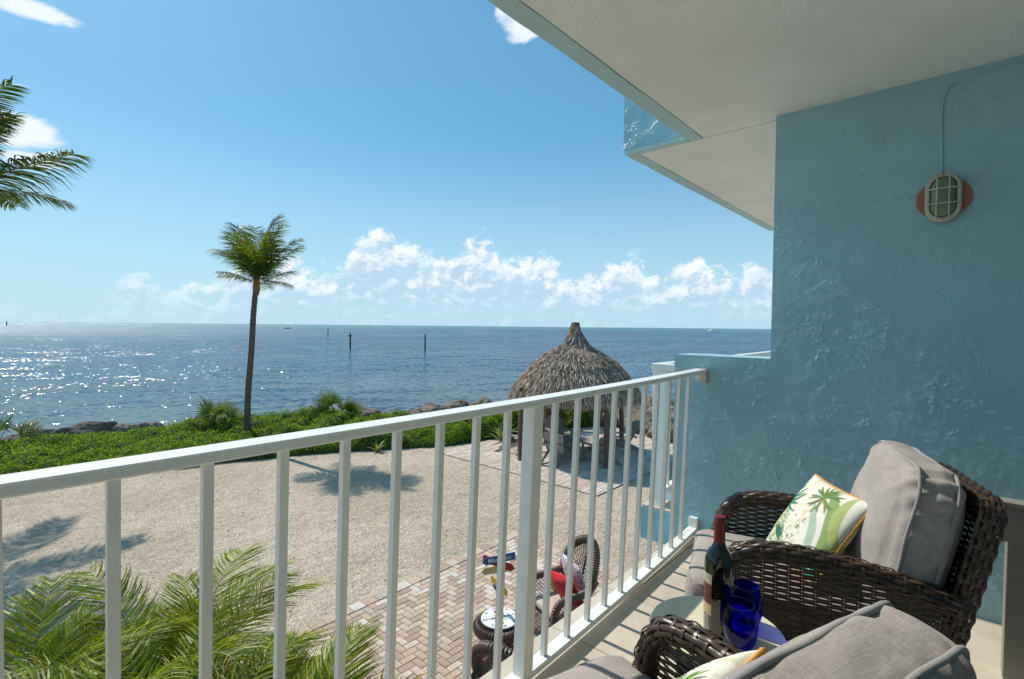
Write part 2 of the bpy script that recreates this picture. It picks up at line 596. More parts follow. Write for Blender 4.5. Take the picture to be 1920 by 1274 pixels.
def mat_water():
    m, T, b, o = M_new('sea_water')
    v = geo(T, 'Position')
    x, y, z = T.xyz(v)
    dist = T.vm('LENGTH', v)
    dn = T.n('ShaderNodeVectorMath', operation='LENGTH')
    T.put(dn.inputs[0], v)
    dist = dn.outputs['Value']
    mottle = T.noise(T.vm('MULTIPLY', v, (0.05, 0.11, 1)), 1.0, 5, 0.6)
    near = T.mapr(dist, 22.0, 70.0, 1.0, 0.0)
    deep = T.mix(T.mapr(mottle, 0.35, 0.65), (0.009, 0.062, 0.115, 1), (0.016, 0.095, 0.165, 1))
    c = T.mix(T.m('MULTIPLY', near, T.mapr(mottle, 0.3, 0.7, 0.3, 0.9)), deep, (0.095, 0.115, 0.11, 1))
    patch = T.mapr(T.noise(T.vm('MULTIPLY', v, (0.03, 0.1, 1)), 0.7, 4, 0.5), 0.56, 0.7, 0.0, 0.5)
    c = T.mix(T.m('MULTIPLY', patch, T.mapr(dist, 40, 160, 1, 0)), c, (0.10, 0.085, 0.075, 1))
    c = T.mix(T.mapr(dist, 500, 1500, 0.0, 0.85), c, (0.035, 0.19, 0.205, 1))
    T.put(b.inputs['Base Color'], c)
    b.inputs['IOR'].default_value = 1.33
    T.put(b.inputs['Roughness'], T.mapr(dist, 20, 400, 0.11, 0.2))
    # wind ripples and chop, crests lying roughly across the view: slopes come straight from vector noise
    rot = T.n('ShaderNodeMapping')
    rot.inputs['Rotation'].default_value = (0, 0, R(-62))
    T.put(rot.inputs['Vector'], v)
    rv = rot.outputs[0]

    def slopes(sx, sy, sc, det, amp):
        nd = T.n('ShaderNodeTexNoise')
        T.put(nd.inputs['Vector'], T.vm('MULTIPLY', rv, (sx, sy, 1)))
        nd.inputs['Scale'].default_value = sc
        nd.inputs['Detail'].default_value = det
        nd.inputs['Roughness'].default_value = 0.6
        q = T.vm('SUBTRACT', nd.outputs['Color'], (0.5, 0.5, 0.5))
        return T.vm('MULTIPLY', q, (amp, amp, 0))
    s1 = slopes(1.0, 0.5, 3.4, 5, 2.3)
    s2 = slopes(1.0, 0.35, 0.5, 4, 1.35)
    gust = T.mapr(T.noise(T.vm('MULTIPLY', rv, (0.03, 0.012, 1)), 1.0, 4, 0.6), 0.3, 0.7, 0.6, 1.25)
    sl = T.vm('ADD', s1, s2)
    sl = T.vm('MULTIPLY', sl, T.comb(gust, gust, 0.0))
    sx_, sy_, _z = T.xyz(sl)
    nrm = T.vm('NORMALIZE', T.comb(sx_, sy_, 1.0))
    # body colour under a wind roughened mirror: tilted facets keep the grazing reflection well below a flat sheet's
    df = T.n('ShaderNodeBsdfDiffuse')
    T.put(df.inputs['Color'], c)
    gl = T.n('ShaderNodeBsdfGlossy')
    T.put(gl.inputs['Roughness'], T.mapr(dist, 20, 400, 0.10, 0.2))
    T.put(gl.inputs['Normal'], nrm)
    lw = T.n('ShaderNodeLayerWeight')
    lw.inputs['Blend'].default_value = 0.5
    T.put(lw.inputs['Normal'], nrm)
    fac = T.m('ADD', 0.02, T.m('MULTIPLY', T.m('POWER', lw.outputs['Facing'], 3.2), 0.64), clamp=True)
    mx = T.n('ShaderNodeMixShader')
    T.put(mx.inputs[0], fac)
    T.t.links.new(df.outputs[0], mx.inputs[1])
    T.t.links.new(gl.outputs[0], mx.inputs[2])
    T.t.links.new(mx.outputs[0], o.inputs[0])
    return m


M['water'] = mat_water()
M['hedge'] = mat_leaf('sea_lettuce_leaf', [(0.05, 0.12, 0.012), (0.085, 0.19, 0.015), (0.15, 0.29, 0.02), (0.24, 0.38, 0.035)], 0.6, 0.45, (0.34, 0.52, 0.02), 0.25)
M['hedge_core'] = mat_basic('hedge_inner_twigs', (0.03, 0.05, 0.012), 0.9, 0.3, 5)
M['palm'] = mat_leaf('palm_leaflet', [(0.04, 0.09, 0.012), (0.09, 0.17, 0.016), (0.24, 0.28, 0.02)], 0.5, 0.42, (0.34, 0.44, 0.02), 0.25)
M['palm_dark'] = mat_leaf('coconut_leaflet_deep_green', [(0.018, 0.05, 0.014), (0.035, 0.085, 0.018), (0.08, 0.12, 0.02)], 0.5, 0.28, (0.2, 0.28, 0.02), 0.25)
M['areca'] = mat_leaf('areca_leaflet', [(0.025, 0.075, 0.008), (0.08, 0.17, 0.008), (0.18, 0.28, 0.008), (0.46, 0.44, 0.02)], 0.42, 0.5, (0.55, 0.60, 0.01), 0.3)
M['rachis'] = mat_basic('frond_midrib', (0.22, 0.24, 0.06), 0.45, 0.2, 8)
M['bark'] = mat_basic('palm_bark', (0.12, 0.095, 0.075), 0.9, 0.35, 14, 0.8, 22, 0.02)
M['sheath'] = mat_basic('palm_leaf_sheath', (0.26, 0.13, 0.05), 0.8, 0.3, 10, 0.5, 40, 0.01)


def mat_rock():
    m, T, b, o = M_new('pitted_limestone')
    v = geo(T, 'Position')
    r = T.n('ShaderNodeObjectInfo').outputs['Random']
    c = T.mix(T.mapr(T.noise(v, 2.6, 6, 0.7), 0.3, 0.7), (0.16, 0.13, 0.105, 1), (0.42, 0.36, 0.29, 1))
    c = T.mix(T.mapr(T.noise(v, 11, 5, 0.7), 0.5, 0.68, 0, 0.75), c, (0.085, 0.07, 0.06, 1))
    g = T.mapr(r, 0, 1, 0.7, 1.15, 'LINEAR')
    T.put(b.inputs['Base Color'], T.mix(1.0, c, T.comb(g, g, g), 'MULTIPLY'))
    b.inputs['Roughness'].default_value = 0.95
    bump(T, b, T.noise(v, 9, 7, 0.75), 1.0, 0.12)
    return m


M['rock'] = mat_rock()
M['thatch'] = mat_islands('dried_palm_thatch', [(0.12, 0.085, 0.06), (0.38, 0.295, 0.23), (0.58, 0.485, 0.40), (0.22, 0.155, 0.11), (0.68, 0.59, 0.50), (0.40, 0.25, 0.145), (0.47, 0.385, 0.32)], 0.85, bs=0.2, bscale=30)
M['thatch_core'] = mat_basic('thatch_under_layer', (0.10, 0.075, 0.055), 0.95, 0.3, 8)
M['post_wood'] = mat_basic('weathered_pole_wood', (0.13, 0.08, 0.055), 0.85, 0.3, 9, 0.5, 30, 0.01)
M['grey_wood'] = mat_islands('weathered_grey_plank', [(0.26, 0.23, 0.21), (0.33, 0.30, 0.27), (0.22, 0.19, 0.17), (0.37, 0.33, 0.30)], 0.8, obj_random=True, bs=0.3, bscale=20, grain=(8, 8, 1))
M['brick'] = mat_islands('tumbled_paver', [(0.462, 0.337, 0.257), (0.517, 0.398, 0.304), (0.407, 0.296, 0.223), (0.572, 0.459, 0.361), (0.484, 0.367, 0.285), (0.374, 0.270, 0.209), (0.539, 0.428, 0.332), (0.440, 0.352, 0.285), (0.605, 0.530, 0.456), (0.495, 0.357, 0.266)], 0.85, obj_random=True, bs=0.35, bscale=25, bdist=0.004, var=0.18)
M['brick_many'] = mat_islands('tumbled_paver_far', [(0.462, 0.337, 0.257), (0.517, 0.398, 0.304), (0.407, 0.296, 0.223), (0.572, 0.459, 0.361), (0.484, 0.367, 0.285), (0.374, 0.270, 0.209), (0.539, 0.428, 0.332), (0.605, 0.530, 0.456)], 0.85, bs=0.35, bscale=25, bdist=0.004, var=0.18)
M['deck'] = mat_islands('plank_paver', [(0.54, 0.43, 0.36), (0.60, 0.50, 0.42), (0.49, 0.39, 0.32), (0.64, 0.55, 0.47)], 0.85, bs=0.4, bscale=14, bdist=0.006, var=0.2)
M['joint'] = mat_basic('paver_joint_sand', (0.24, 0.19, 0.15), 0.95, 0.2, 12, world=True)


def mat_wicker(name, cols):
    m, T, b, o = M_new(name)
    r = geo(T, 'Random Per Island')
    v = objco(T)
    c = T.ramp(r, [(i / (len(cols) - 1), cc) for i, cc in enumerate(cols)])
    g = T.mapr(T.noise(v, 22, 4, 0.6), 0.3, 0.7, 0.7, 1.3)
    T.put(b.inputs['Base Color'], T.mix(1.0, c, T.comb(g, g, g), 'MULTIPLY'))
    b.inputs['Roughness'].default_value = 0.36
    bump(T, b, T.noise(v, 260, 2, 0.5), 0.15, 0.001)
    return m


M['wicker'] = mat_wicker('resin_wicker_dark_brown', [(0.030, 0.019, 0.014), (0.055, 0.034, 0.024), (0.085, 0.052, 0.036)])
M['wicker_low'] = mat_wicker('resin_wicker_chestnut', [(0.05, 0.026, 0.019), (0.085, 0.048, 0.035), (0.13, 0.08, 0.06)])
M['frame'] = mat_basic('dark_chair_frame', (0.02, 0.014, 0.011), 0.5, 0.2, 9)


def mat_fabric(name, col, var=0.1):
    m, T, b, o = M_new(name)
    v = objco(T)
    a = T.noise(T.vm('MULTIPLY', v, (1, 12, 12)), 30, 4, 0.65)
    d = T.noise(T.vm('MULTIPLY', v, (12, 1, 1)), 30, 4, 0.65)
    w = T.m('ADD', T.m('MULTIPLY', a, 0.5), T.m('MULTIPLY', d, 0.5))
    soft = T.noise(v, 4, 4, 0.6)
    k = T.m('ADD', T.m('MULTIPLY', w, 0.65), T.m('MULTIPLY', soft, 0.35))
    c = T.mix(T.mapr(k, 0.38, 0.62), tuple(x * (1 - var * 1.6) for x in col) + (1,), tuple(x * (1 + var) for x in col) + (1,))
    T.put(b.inputs['Base Color'], c)
    b.inputs['Roughness'].default_value = 0.9
    b.inputs['Specular IOR Level'].default_value = 0.15
    b.inputs['Sheen Weight'].default_value = 0.15
    bump(T, b, w, 0.35, 0.0012)
    return m


M['fabric'] = mat_fabric('grey_taupe_outdoor_fabric', (0.335, 0.305, 0.285), 0.16)
M['piping'] = mat_fabric('grey_piping', (0.27, 0.265, 0.265), 0.05)
M['cord'] = mat_basic('gold_twisted_cord', (0.62, 0.30, 0.06), 0.55, 0.15, 40)
M['red_cloth'] = mat_fabric('red_cotton', (0.55, 0.012, 0.02), 0.06)
M['cream_cloth'] = mat_fabric('cream_seat_cloth', (0.55, 0.46, 0.38), 0.05)
M['yellow'] = mat_basic('yellow_paint', (0.60, 0.42, 0.02), 0.5, 0.06, 9)
M['cream'] = mat_basic('cream_yellow_paint', (0.62, 0.50, 0.22), 0.5, 0.05, 9)
M['blue'] = mat_basic('blue_paint', (0.02, 0.10, 0.30), 0.45, 0.08, 9)
M['navy'] = mat_basic('navy_paint', (0.012, 0.025, 0.09), 0.5, 0.08, 9)
M['redp'] = mat_basic('red_paint', (0.45, 0.015, 0.02), 0.45, 0.06, 9)
M['whitep'] = mat_basic('white_enamel', (0.80, 0.80, 0.78), 0.35, 0.02, 9)
M['tabletop'] = mat_basic('cream_lacquered_tabletop', (0.66, 0.63, 0.47), 0.4, 0.06, 7, 0.05, 40)
M['grey_paint'] = mat_basic('warm_grey_paint', (0.24, 0.23, 0.21), 0.45, 0.05, 4)
M['black'] = mat_basic('black_metal', (0.015, 0.015, 0.015), 0.5, 0.1, 9)
M['pile'] = mat_basic('tarred_piling', (0.03, 0.025, 0.02), 0.9, 0.3, 4)
M['salmon'] = mat_basic('salmon_backplate', (0.33, 0.13, 0.10), 0.6, 0.12, 14)
M['beige'] = mat_basic('aged_cream_plastic', (0.50, 0.48, 0.38), 0.45, 0.08, 12)
M['capsule'] = mat_basic('burgundy_foil_capsule', (0.16, 0.012, 0.014), 0.38, 0.1, 12)


def mat_glass(name, col, rough=0.0, ior=1.45):
    m, T, b, o = M_new(name)
    b.inputs['Base Color'].default_value = (*col, 1)
    b.inputs['Transmission Weight'].default_value = 1.0
    b.inputs['Roughness'].default_value = rough
    b.inputs['IOR'].default_value = ior
    return m


m, T, b, o = M_new('cobalt_blue_glass')
tr_ = T.n('ShaderNodeBsdfTransparent')
tr_.inputs[0].default_value = (0.045, 0.15, 0.82, 1)
gl_ = T.n('ShaderNodeBsdfGlossy')
gl_.inputs['Roughness'].default_value = 0.02
fr_ = T.n('ShaderNodeLayerWeight')
fr_.inputs['Blend'].default_value = 0.5
mx_ = T.n('ShaderNodeMixShader')
T.put(mx_.inputs[0], T.m('ADD', 0.03, T.m('MULTIPLY', T.m('POWER', fr_.outputs['Facing'], 4.0), 0.5)))
T.t.links.new(tr_.outputs[0], mx_.inputs[1])
T.t.links.new(gl_.outputs[0], mx_.inputs[2])
T.t.links.new(mx_.outputs[0], o.inputs[0])
M['cobalt'] = m
M['lens'] = mat_basic('ribbed_lamp_glass', (0.16, 0.24, 0.17), 0.15, 0.12, 30)
m, T, b, o = M_new('dark_green_bottle_glass')
b.inputs['Base Color'].default_value = (0.004, 0.007, 0.005, 1)
b.inputs['Roughness'].default_value = 0.04
b.inputs['Coat Weight'].default_value = 0.5
M['bottle'] = m

# ------------------------------------------------------------------ ground, sea
FZ = 2.72      # balcony floor height
mb = MB()
mb.add([(-90, -40, 0), (45, -40, 0), (45, 9.0, 0), (26, 9.5, 0), (21.5, 11.5, 0), (18.5, 15.5, 0), (14, 18.5, 0), (8, 21.5, 0), (0, 23.3, 0), (-90, 30, 0)], [tuple(range(10))])
mb.build('ground', M['sand'], kind='structure')
shore = [(45, 9.0), (26, 9.5), (21.5, 11.5), (18.5, 15.5), (14, 18.5), (8, 21.5), (0, 23.3), (-90, 30)]
mb = MB()
for (x0, y0), (x1, y1) in zip(shore[:-1], shore[1:]):
    mb.add([(x0, y0, 0), (x1, y1, 0), (x1 + 1.5, y1 + 3.5, -1.6), (x0 + 1.5, y0 + 3.5, -1.6)], [(0, 1, 2, 3)])
mb.build('shore_bank', M['rock'], kind='structure')
mb = MB()
mb.add([(-30000, -30000, -1.0), (30000, -30000, -1.0), (30000, 30000, -1.0), (-30000, 30000, -1.0)], [(0, 1, 2, 3)])
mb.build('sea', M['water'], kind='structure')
# bare earth under the hedge


def poly_at(line, x):
    xs = [p[0] for p in line]
    ys = [p[1] for p in line]
    return np.interp(x, xs, ys)


hedge_front = [(-30, 19.5), (-8, 17.6), (0.7, 17.0), (5, 15.9), (7.5, 14.9), (9.2, 13.9), (10.9, 12.75), (13.6, 12.3), (15.5, 11.6), (17.5, 10.8), (18.6, 10.4)]
hedge_back = [(-30, 24.0), (-8, 22.0), (0.8, 21.0), (3.3, 20.9), (6.2, 20.0), (9.8, 18.2), (12.0, 16.0), (13.6, 14.6), (15.4, 13.6), (17.5, 12.3), (18.6, 11.2)]


def hedge_h(x, y):
    f = poly_at(hedge_front, x)
    k = poly_at(hedge_back, x)
    t = np.clip((y - f) / (k - f), 0, 1)
    w = np.clip(np.minimum(y - f, (k - y) * 0.6) / 0.45, 0, 1)
    prof = np.sqrt(np.clip(1 - (1 - w) ** 2, 0, 1))
    hh = 0.36 + 0.34 * fbm(x * 0.55, y * 0.55, 3, 5) + 0.75 * (fbm(x * 1.5, y * 1.5, 4, 9, 0.6) - 0.5)
    hh = hh * np.interp(x, [-30, 2, 7, 9, 11, 14, 16, 18.6], [0.85, 0.8, 1.0, 1.25, 0.85, 1.5, 1.9, 1.5])
    hh = hh * (0.75 + 0.35 * t)
    return hh * prof


xs = np.linspace(-16, 18.6, 420)
ts = np.linspace(-0.02, 1.02, 46)
X = np.repeat(xs[:, None], len(ts), 1)
F_ = poly_at(hedge_front, xs)[:, None]
K_ = poly_at(hedge_back, xs)[:, None]
Y = F_ + (K_ - F_) * ts[None]
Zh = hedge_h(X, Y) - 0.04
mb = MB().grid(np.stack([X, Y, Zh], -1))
hedge = empty('hedge', (6, 16, 0), 0, 'low bright green hedge of sea lettuce growing between the gravel yard and the shore rocks', 'hedge')


def re_parent(o, parent):
    o.parent = parent
    o.matrix_parent_inverse = parent.matrix_basis.inverted()
    return o


re_parent(mb.build('inner_branches', M['hedge_core'], smooth=True, kind='stuff'), hedge)


def leaf_quads(P, N, size, asp=0.5, up=0.3):
    """flat little leaves at points P facing about N"""
    n = len(P)
    a = rng.random(n) * 2 * math.pi
    d = np.stack([np.cos(a), np.sin(a), rng.random(n) * 1.2 - 0.3], -1)
    d += N * up
    d /= np.linalg.norm(d, axis=1)[:, None]
    w = np.cross(d, N + rng.normal(0, 0.35, (n, 3)))
    w /= np.linalg.norm(w, axis=1)[:, None] + 1e-9
    s = size * (0.7 + 0.6 * rng.random(n))[:, None]
    V = np.stack([P, P + d * s * 0.5 + w * s * asp * 0.5, P + d * s, P + d * s * 0.5 - w * s * asp * 0.5], 1)
    return V.reshape(-1, 3), [(4 * i, 4 * i + 1, 4 * i + 2, 4 * i + 3) for i in range(n)]


n = 170000
u = rng.random(n)
x = -16 + 34.6 * u ** 0.9
f_ = poly_at(hedge_front, x)
k_ = poly_at(hedge_back, x)
y = f_ + (k_ - f_) * rng.random(n) ** 1.25
h = hedge_h(x, y)
e = 0.05
nx = -(hedge_h(x + e, y) - hedge_h(x - e, y)) / (2 * e)
ny = -(hedge_h(x, y + e) - hedge_h(x, y - e)) / (2 * e)
N = np.stack([nx, ny, np.ones(n)], -1)
N /= np.linalg.norm(N, axis=1)[:, None]
keep = h > 0.02
P = np.stack([x, y, h - 0.06 + 0.13 * rng.random(n)], -1)[keep]
v, f = leaf_quads(P, N[keep], 0.07, 0.5, 0.5)
re_parent(MB().add(v, f).build('leaves', M['hedge'], kind='stuff'), hedge)

# leaves, twigs and larger bits of coral strewn over the gravel
nl = 1500
px_ = rng.uniform(-4, 14, nl)
py_ = rng.uniform(2.5, 16.5, nl)
ok = (py_ < poly_at(hedge_front, px_) - 0.05) & ~((px_ > 10.1) & (py_ > 6.3)) & ~((px_ > 1.4) & (px_ < 7.3) & (py_ < 6.5))
near_h = rng.random(nl) < 0.5
py_ = np.where(near_h, poly_at(hedge_front, px_) - np.abs(rng.normal(0, 0.5, nl)) - 0.03, py_)
ok &= (py_ < poly_at(hedge_front, px_)) & ~((px_ > 10.1) & (py_ > 6.3))
Pq = np.stack([px_, py_, np.full(nl, 0.008)], -1)[ok]
v, f = leaf_quads(Pq, np.repeat(np.array([[0, 0, 1.0]]), len(Pq), 0), 0.055, 0.5, 0.0)
v[:, 2] = np.maximum(v[:, 2] * 0.4 + 0.004, 0.003)
litter = MB().add(v, f).build('leaf_litter', mat_islands('dry_litter', [(0.20, 0.13, 0.07), (0.34, 0.26, 0.17), (0.55, 0.50, 0.42), (0.14, 0.10, 0.06), (0.10, 0.14, 0.03)], 0.9), kind='stuff')
tag(litter, 'dry leaves and coral bits strewn over the gravel and along the hedge foot', 'litter')

# ------------------------------------------------------------------ rocks


def rock_mesh(seed, n=26):
    rs = np.random.default_rng(seed)
    off = Vector(rs.random(3) * 50)
    mb = MB()
    th = np.linspace(0.001, math.pi - 0.001, n)
    ph = np.linspace(0, 2 * math.pi, 2 * n, endpoint=False)
    P = np.zeros((n, 2 * n, 3))
    planes = [(Vector(rs.normal(0, 1, 3)).normalized(), 0.62 + 0.3 * rs.random()) for _ in range(7)]
    for i, t in enumerate(th):
        for j, p in enumerate(ph):
            d = Vector((math.sin(t) * math.cos(p), math.sin(t) * math.sin(p), math.cos(t)))
            r = 1.0
            for nn, dd in planes:
                q = d.dot(nn)
                if q > 0.05:
                    r = min(r, dd / q)
            r *= 1 + 0.20 * mnoise.fractal(d * 1.8 + off, 0.9, 2.1, 5) + 0.10 * mnoise.fractal(d * 6 + off, 0.8, 2.1, 4)
            P[i, j] = d * r
    mb.grid(P, closed_v=True)
    return mb.mesh('boulder', M['rock'], True)


rocks = [rock_mesh(s) for s in range(6)]
rock_spots = []
# the line of stones follows the shore just behind the hedge
for k in range(120):
    t = k / 119
    xx = -12 + 46 * t
    yy = float(np.interp(xx, [-12, 0, 3.4, 5.2, 6.5, 10.5, 12.7, 15.3, 16.7, 18.5, 20.5, 23, 27, 34], [24.0, 22.9, 22.6, 22.4, 21.2, 18.7, 17.5, 16.6, 15.8, 14.4, 12.2, 10.9, 9.6, 9.2]))
    xx += random.uniform(-.4, .4)
    yy += random.uniform(-.7, .9)
    r = random.uniform(0.28, 0.62)
    zz = 0.10 + random.uniform(-.1, .15) if xx > 9 else -0.22 + random.uniform(-.1, .1)
    rock_spots.append((xx, yy, zz, r))
for xx, yy, r in [(17.6, 9.4, 0.62), (18.5, 9.9, 0.75), (17.1, 7.9, 0.62), (18.4, 8.7, 0.85), (19.3, 8.1, 0.8), (20.2, 9.2, 0.9), (18.2, 7.2, 0.6), (19.6, 7.0, 0.7), (21, 8.0, 0.8), (17.9, 10.9, 0.6), (19.0, 11.0, 0.7), (20.5, 6.8, .7), (22, 7.2, .8), (19.2, 10.4, .8), (21.4, 10.2, .9)]:
    rock_spots.append((xx, yy, 0.12, r))
for i, (xx, yy, zz, r) in enumerate(rock_spots):
    o = bpy.data.objects.new('boulder', rocks[i % 6])
    o.location = (xx, yy, zz)
    o.rotation_euler = (random.uniform(-.4, .4), random.uniform(-.4, .4), random.uniform(0, 6.28))
    o.scale = (r * random.uniform(.9, 1.4), r * random.uniform(.8, 1.2), r * random.uniform(.6, .95))
    put(o)
    if i < 120:
        tag(o, 'weathered grey limestone boulder in the row between hedge and sea', 'rock', 'boulders along the waterline')
    else:
        tag(o, 'big pale pitted limestone boulder heaped at the shore right of the thatched hut', 'rock', 'boulders heaped right of the thatched hut')
for (px, py, pz, sx, sy, sz, rz, lab) in [(3.0, 22.5, 0.12, 1.15, .55, .42, .1, 'long dark flat boulder lying on the waterline above the left part of the hedge'),
                                          (6.45, 21.3, 0.25, .55, .5, .48, .8, 'rounded pale boulder behind the hedge just left of the fan palm'),
                                          (1.6, 23.1, 0.0, .9, .5, .4, .3, 'low dark boulder at the water nearest the left frame edge')]:
    o = bpy.data.objects.new('boulder', rocks[2])
    o.location = (px, py, pz)
    o.scale = (sx, sy, sz)
    o.rotation_euler = (0, 0, rz)
    put(o)
    tag(o, lab, 'rock', 'boulders along the waterline')

# ------------------------------------------------------------------ channel markers and boats out on the water


def piling(x, y, h, r, label, top=None):
    root = empty('channel_marker', (x, y, -1), 0, label, 'marker', 'pilings standing in the sea')
    MB().lathe([(0.001, -0.6), (r, -0.6), (r * 1.02, h * 0.4), (r * 0.9, h), (0.001, h + 0.03)], 10).build('pile', M['pile'], root, True)
    if top:
        MB().box((-r * 1.7, -r * 1.7, h * 0.86), (r * 1.7, r * 1.7, h * 0.93)).build('collar', M['pile'], root)
        MB().lathe([(0.001, h), (r * .6, h), (r * .5, h + 0.45), (0.001, h + 0.5)], 8).build('cap', M['black'], root)
    return root


piling(55.0, 94.4, 3.1, 0.16, 'dark piling with collar and cap standing in the sea left of centre', True)
piling(63.1, 79.9, 3.4, 0.14, 'plain tall dark piling standing alone in the sea left of the thatched roof')
piling(113.3, 213.5, 3.2, 0.2, 'thin piling farthest out in the sea')
piling(45, 900, 5.0, 0.5, 'tiny distant beacon on the horizon at far left', True)


def boat(x, y, s, rz, label):
    root = empty('boat', (x, y, -1), rz, label, 'boat', 'boats on the horizon')
    mb = MB()
    st = []
    for t in np.linspace(-1, 1, 9):
        w = 1.1 * (1 - max(0, t) ** 2.2) + 0.02
        hh = 0.9 + 0.35 * max(0, t)
        st.append([(t * 3.6, -w, hh), (t * 3.6, -w * .7, 0), (t * 3.6, 0, -.2), (t * 3.6, w * .7, 0), (t * 3.6, w, hh), (t * 3.6, 0, hh - .1)])
    mb.grid(np.array(st) * s, closed_v=True)
    mb.build('hull', M['whitep'], root)
    MB().box((-1.2 * s, -.6 * s, .8 * s), (.5 * s, .6 * s, 1.9 * s)).build('cabin', M['whitep'], root)
    return root


boat(250, 560, 1.5, 0.6, 'tiny white boat on the horizon just right of the palm trunk')
boat(900, 330, 2.0, 1.2, 'tiny white boat on the horizon near the wall')

# ------------------------------------------------------------------ building
bld = MB()
WX = 3.14      # plane of the blue partition wall
CZ = 5.25      # ceiling height


def wall_grid(y0, y1, z0, z1, step, seed=3):
    ny = int((y1 - y0) / step) + 1
    nz = int((z1 - z0) / step) + 1
    ys = np.linspace(y0, y1, ny)
    zs = np.linspace(z0, z1, nz)
    Yg, Zg = np.meshgrid(ys, zs, indexing='ij')
    wx_ = fbm(Yg * 9, Zg * 9, 3, 21) - 0.5
    wy_ = fbm(Yg * 9 + 40, Zg * 9, 3, 25) - 0.5
    a = fbm(Yg * 9 + wx_ * 1.8, Zg * 9 + wy_ * 1.8, 5, seed, 0.6)
    r1 = np.exp(-((a - 0.5) / 0.0065) ** 2)
    b_ = fbm(Yg * 15 + wy_ * 2.4 + 13, Zg * 11 + wx_ * 2.4, 5, seed + 9, 0.6)
    r2 = np.exp(-((b_ - 0.53) / 0.0085) ** 2)
    low_ = 0.035 * np.clip((Zg - 3.6) / 1.2, 0, 1)
    m1 = np.clip((fbm(Yg * 4.1, Zg * 4.1, 4, seed + 30) - 0.49 - low_) / 0.07, 0, 1)
    m2 = np.clip((fbm(Yg * 4.7 + 9, Zg * 4.7, 4, seed + 40) - 0.50 - low_) / 0.07, 0, 1)
    step_ = np.clip((a - 0.5) / 0.02, -1, 1)
    grit = np.clip(fbm(Yg * 45, Zg * 45, 2, seed + 70) - 0.62, 0, 1)
    d = 0.0038 * r1 * m1 + 0.0034 * r2 * m2 + 0.0006 * step_ * m1 + 0.0016 * (fbm(Yg * 2.2, Zg * 2.2, 3, seed + 50) - 0.5) + 0.0016 * (fbm(Yg * 30, Zg * 30, 3, seed + 60) - 0.5) + 0.003 * grit
    return Yg, Zg, d


partition = empty('partition_wall', (WX, 0.8, FZ), 0, 'textured teal stucco partition wall at the right end of the balcony with a low wing towards the sea', 'wall')
mb = MB()
Yg, Zg, d = wall_grid(-1.6, 0.81, FZ - 0.05, CZ + 0.01, 0.0055)
mb.grid(np.stack([WX - d, Yg, Zg], -1))
re_parent(mb.build('plaster_face', M['teal_wall'], smooth=True), partition)
mb = MB()
Yg, Zg, d = wall_grid(0.81, 1.385, FZ - 0.3, 3.868, 0.0055)
mb.grid(np.stack([WX - d, Yg, Zg], -1))
re_parent(mb.build('wing_face', M['teal_wall'], smooth=True), partition)
mb = MB()


def rough_box(mb, a, b, amp=0.003, step=0.03, seed=0):
    """box whose faces undulate a little like hand trowelled render"""
    a = np.array(a, float)
    b = np.array(b, float)
    for ax in range(3):
        o1, o2 = (ax + 1) % 3, (ax + 2) % 3
        n1 = max(2, int((b[o1] - a[o1]) / step) + 1)
        n2 = max(2, int((b[o2] - a[o2]) / step) + 1)
        g1, g2 = np.meshgrid(np.linspace(a[o1], b[o1], n1), np.linspace(a[o2], b[o2], n2), indexing='ij')
        for sgn, lev in ((-1, a[ax]), (1, b[ax])):
            P = np.zeros((n1, n2, 3))
            P[..., o1] = g1
            P[..., o2] = g2
            P[..., ax] = lev
            # displacement from position so that edges of neighbouring faces meet
            q = fbm(P[..., 0] * 6 + P[..., 2] * 5 + 3, P[..., 1] * 6 + P[..., 2] * 4.3, 3, seed) - 0.5
            q2 = fbm(P[..., 0] * 6 + P[..., 2] * 5 + 31, P[..., 1] * 6 + P[..., 2] * 4.3, 3, seed + 4) - 0.5
            P[..., 0] += q * amp * 2
            P[..., 1] += q2 * amp * 2
            P[..., 2] += (q - q2) * amp
            mb.grid(P if sgn > 0 else P[::-1])


rough_box(mb, (WX + 0.004, -1.6, FZ - 0.3), (WX + 0.19, 0.808, CZ + 0.01), 0.001, 0.05, 2)
rough_box(mb, (WX + 0.003, 0.79, FZ - 0.3), (WX + 0.26, 1.385, 3.868), 0.003, 0.03, 4)
re_parent(mb.build('wall_core', M['teal'], smooth=True, sharp=50), partition)
# cable chase under the paint above the lamp
pts = spline([(WX - 0.002, 0.083, 4.79), (WX - 0.003, 0.088, 4.95), (WX - 0.003, 0.090, 5.10), (WX - 0.003, 0.072, 5.17), (WX - 0.003, 0.045, 5.20), (WX - 0.002, -0.1, 5.215), (WX - 0.002, -0.5, 5.22)], 40)
re_parent(MB().tube(pts, 0.0055, 8).build('cable_cover', M['teal_wall'], smooth=True), partition)

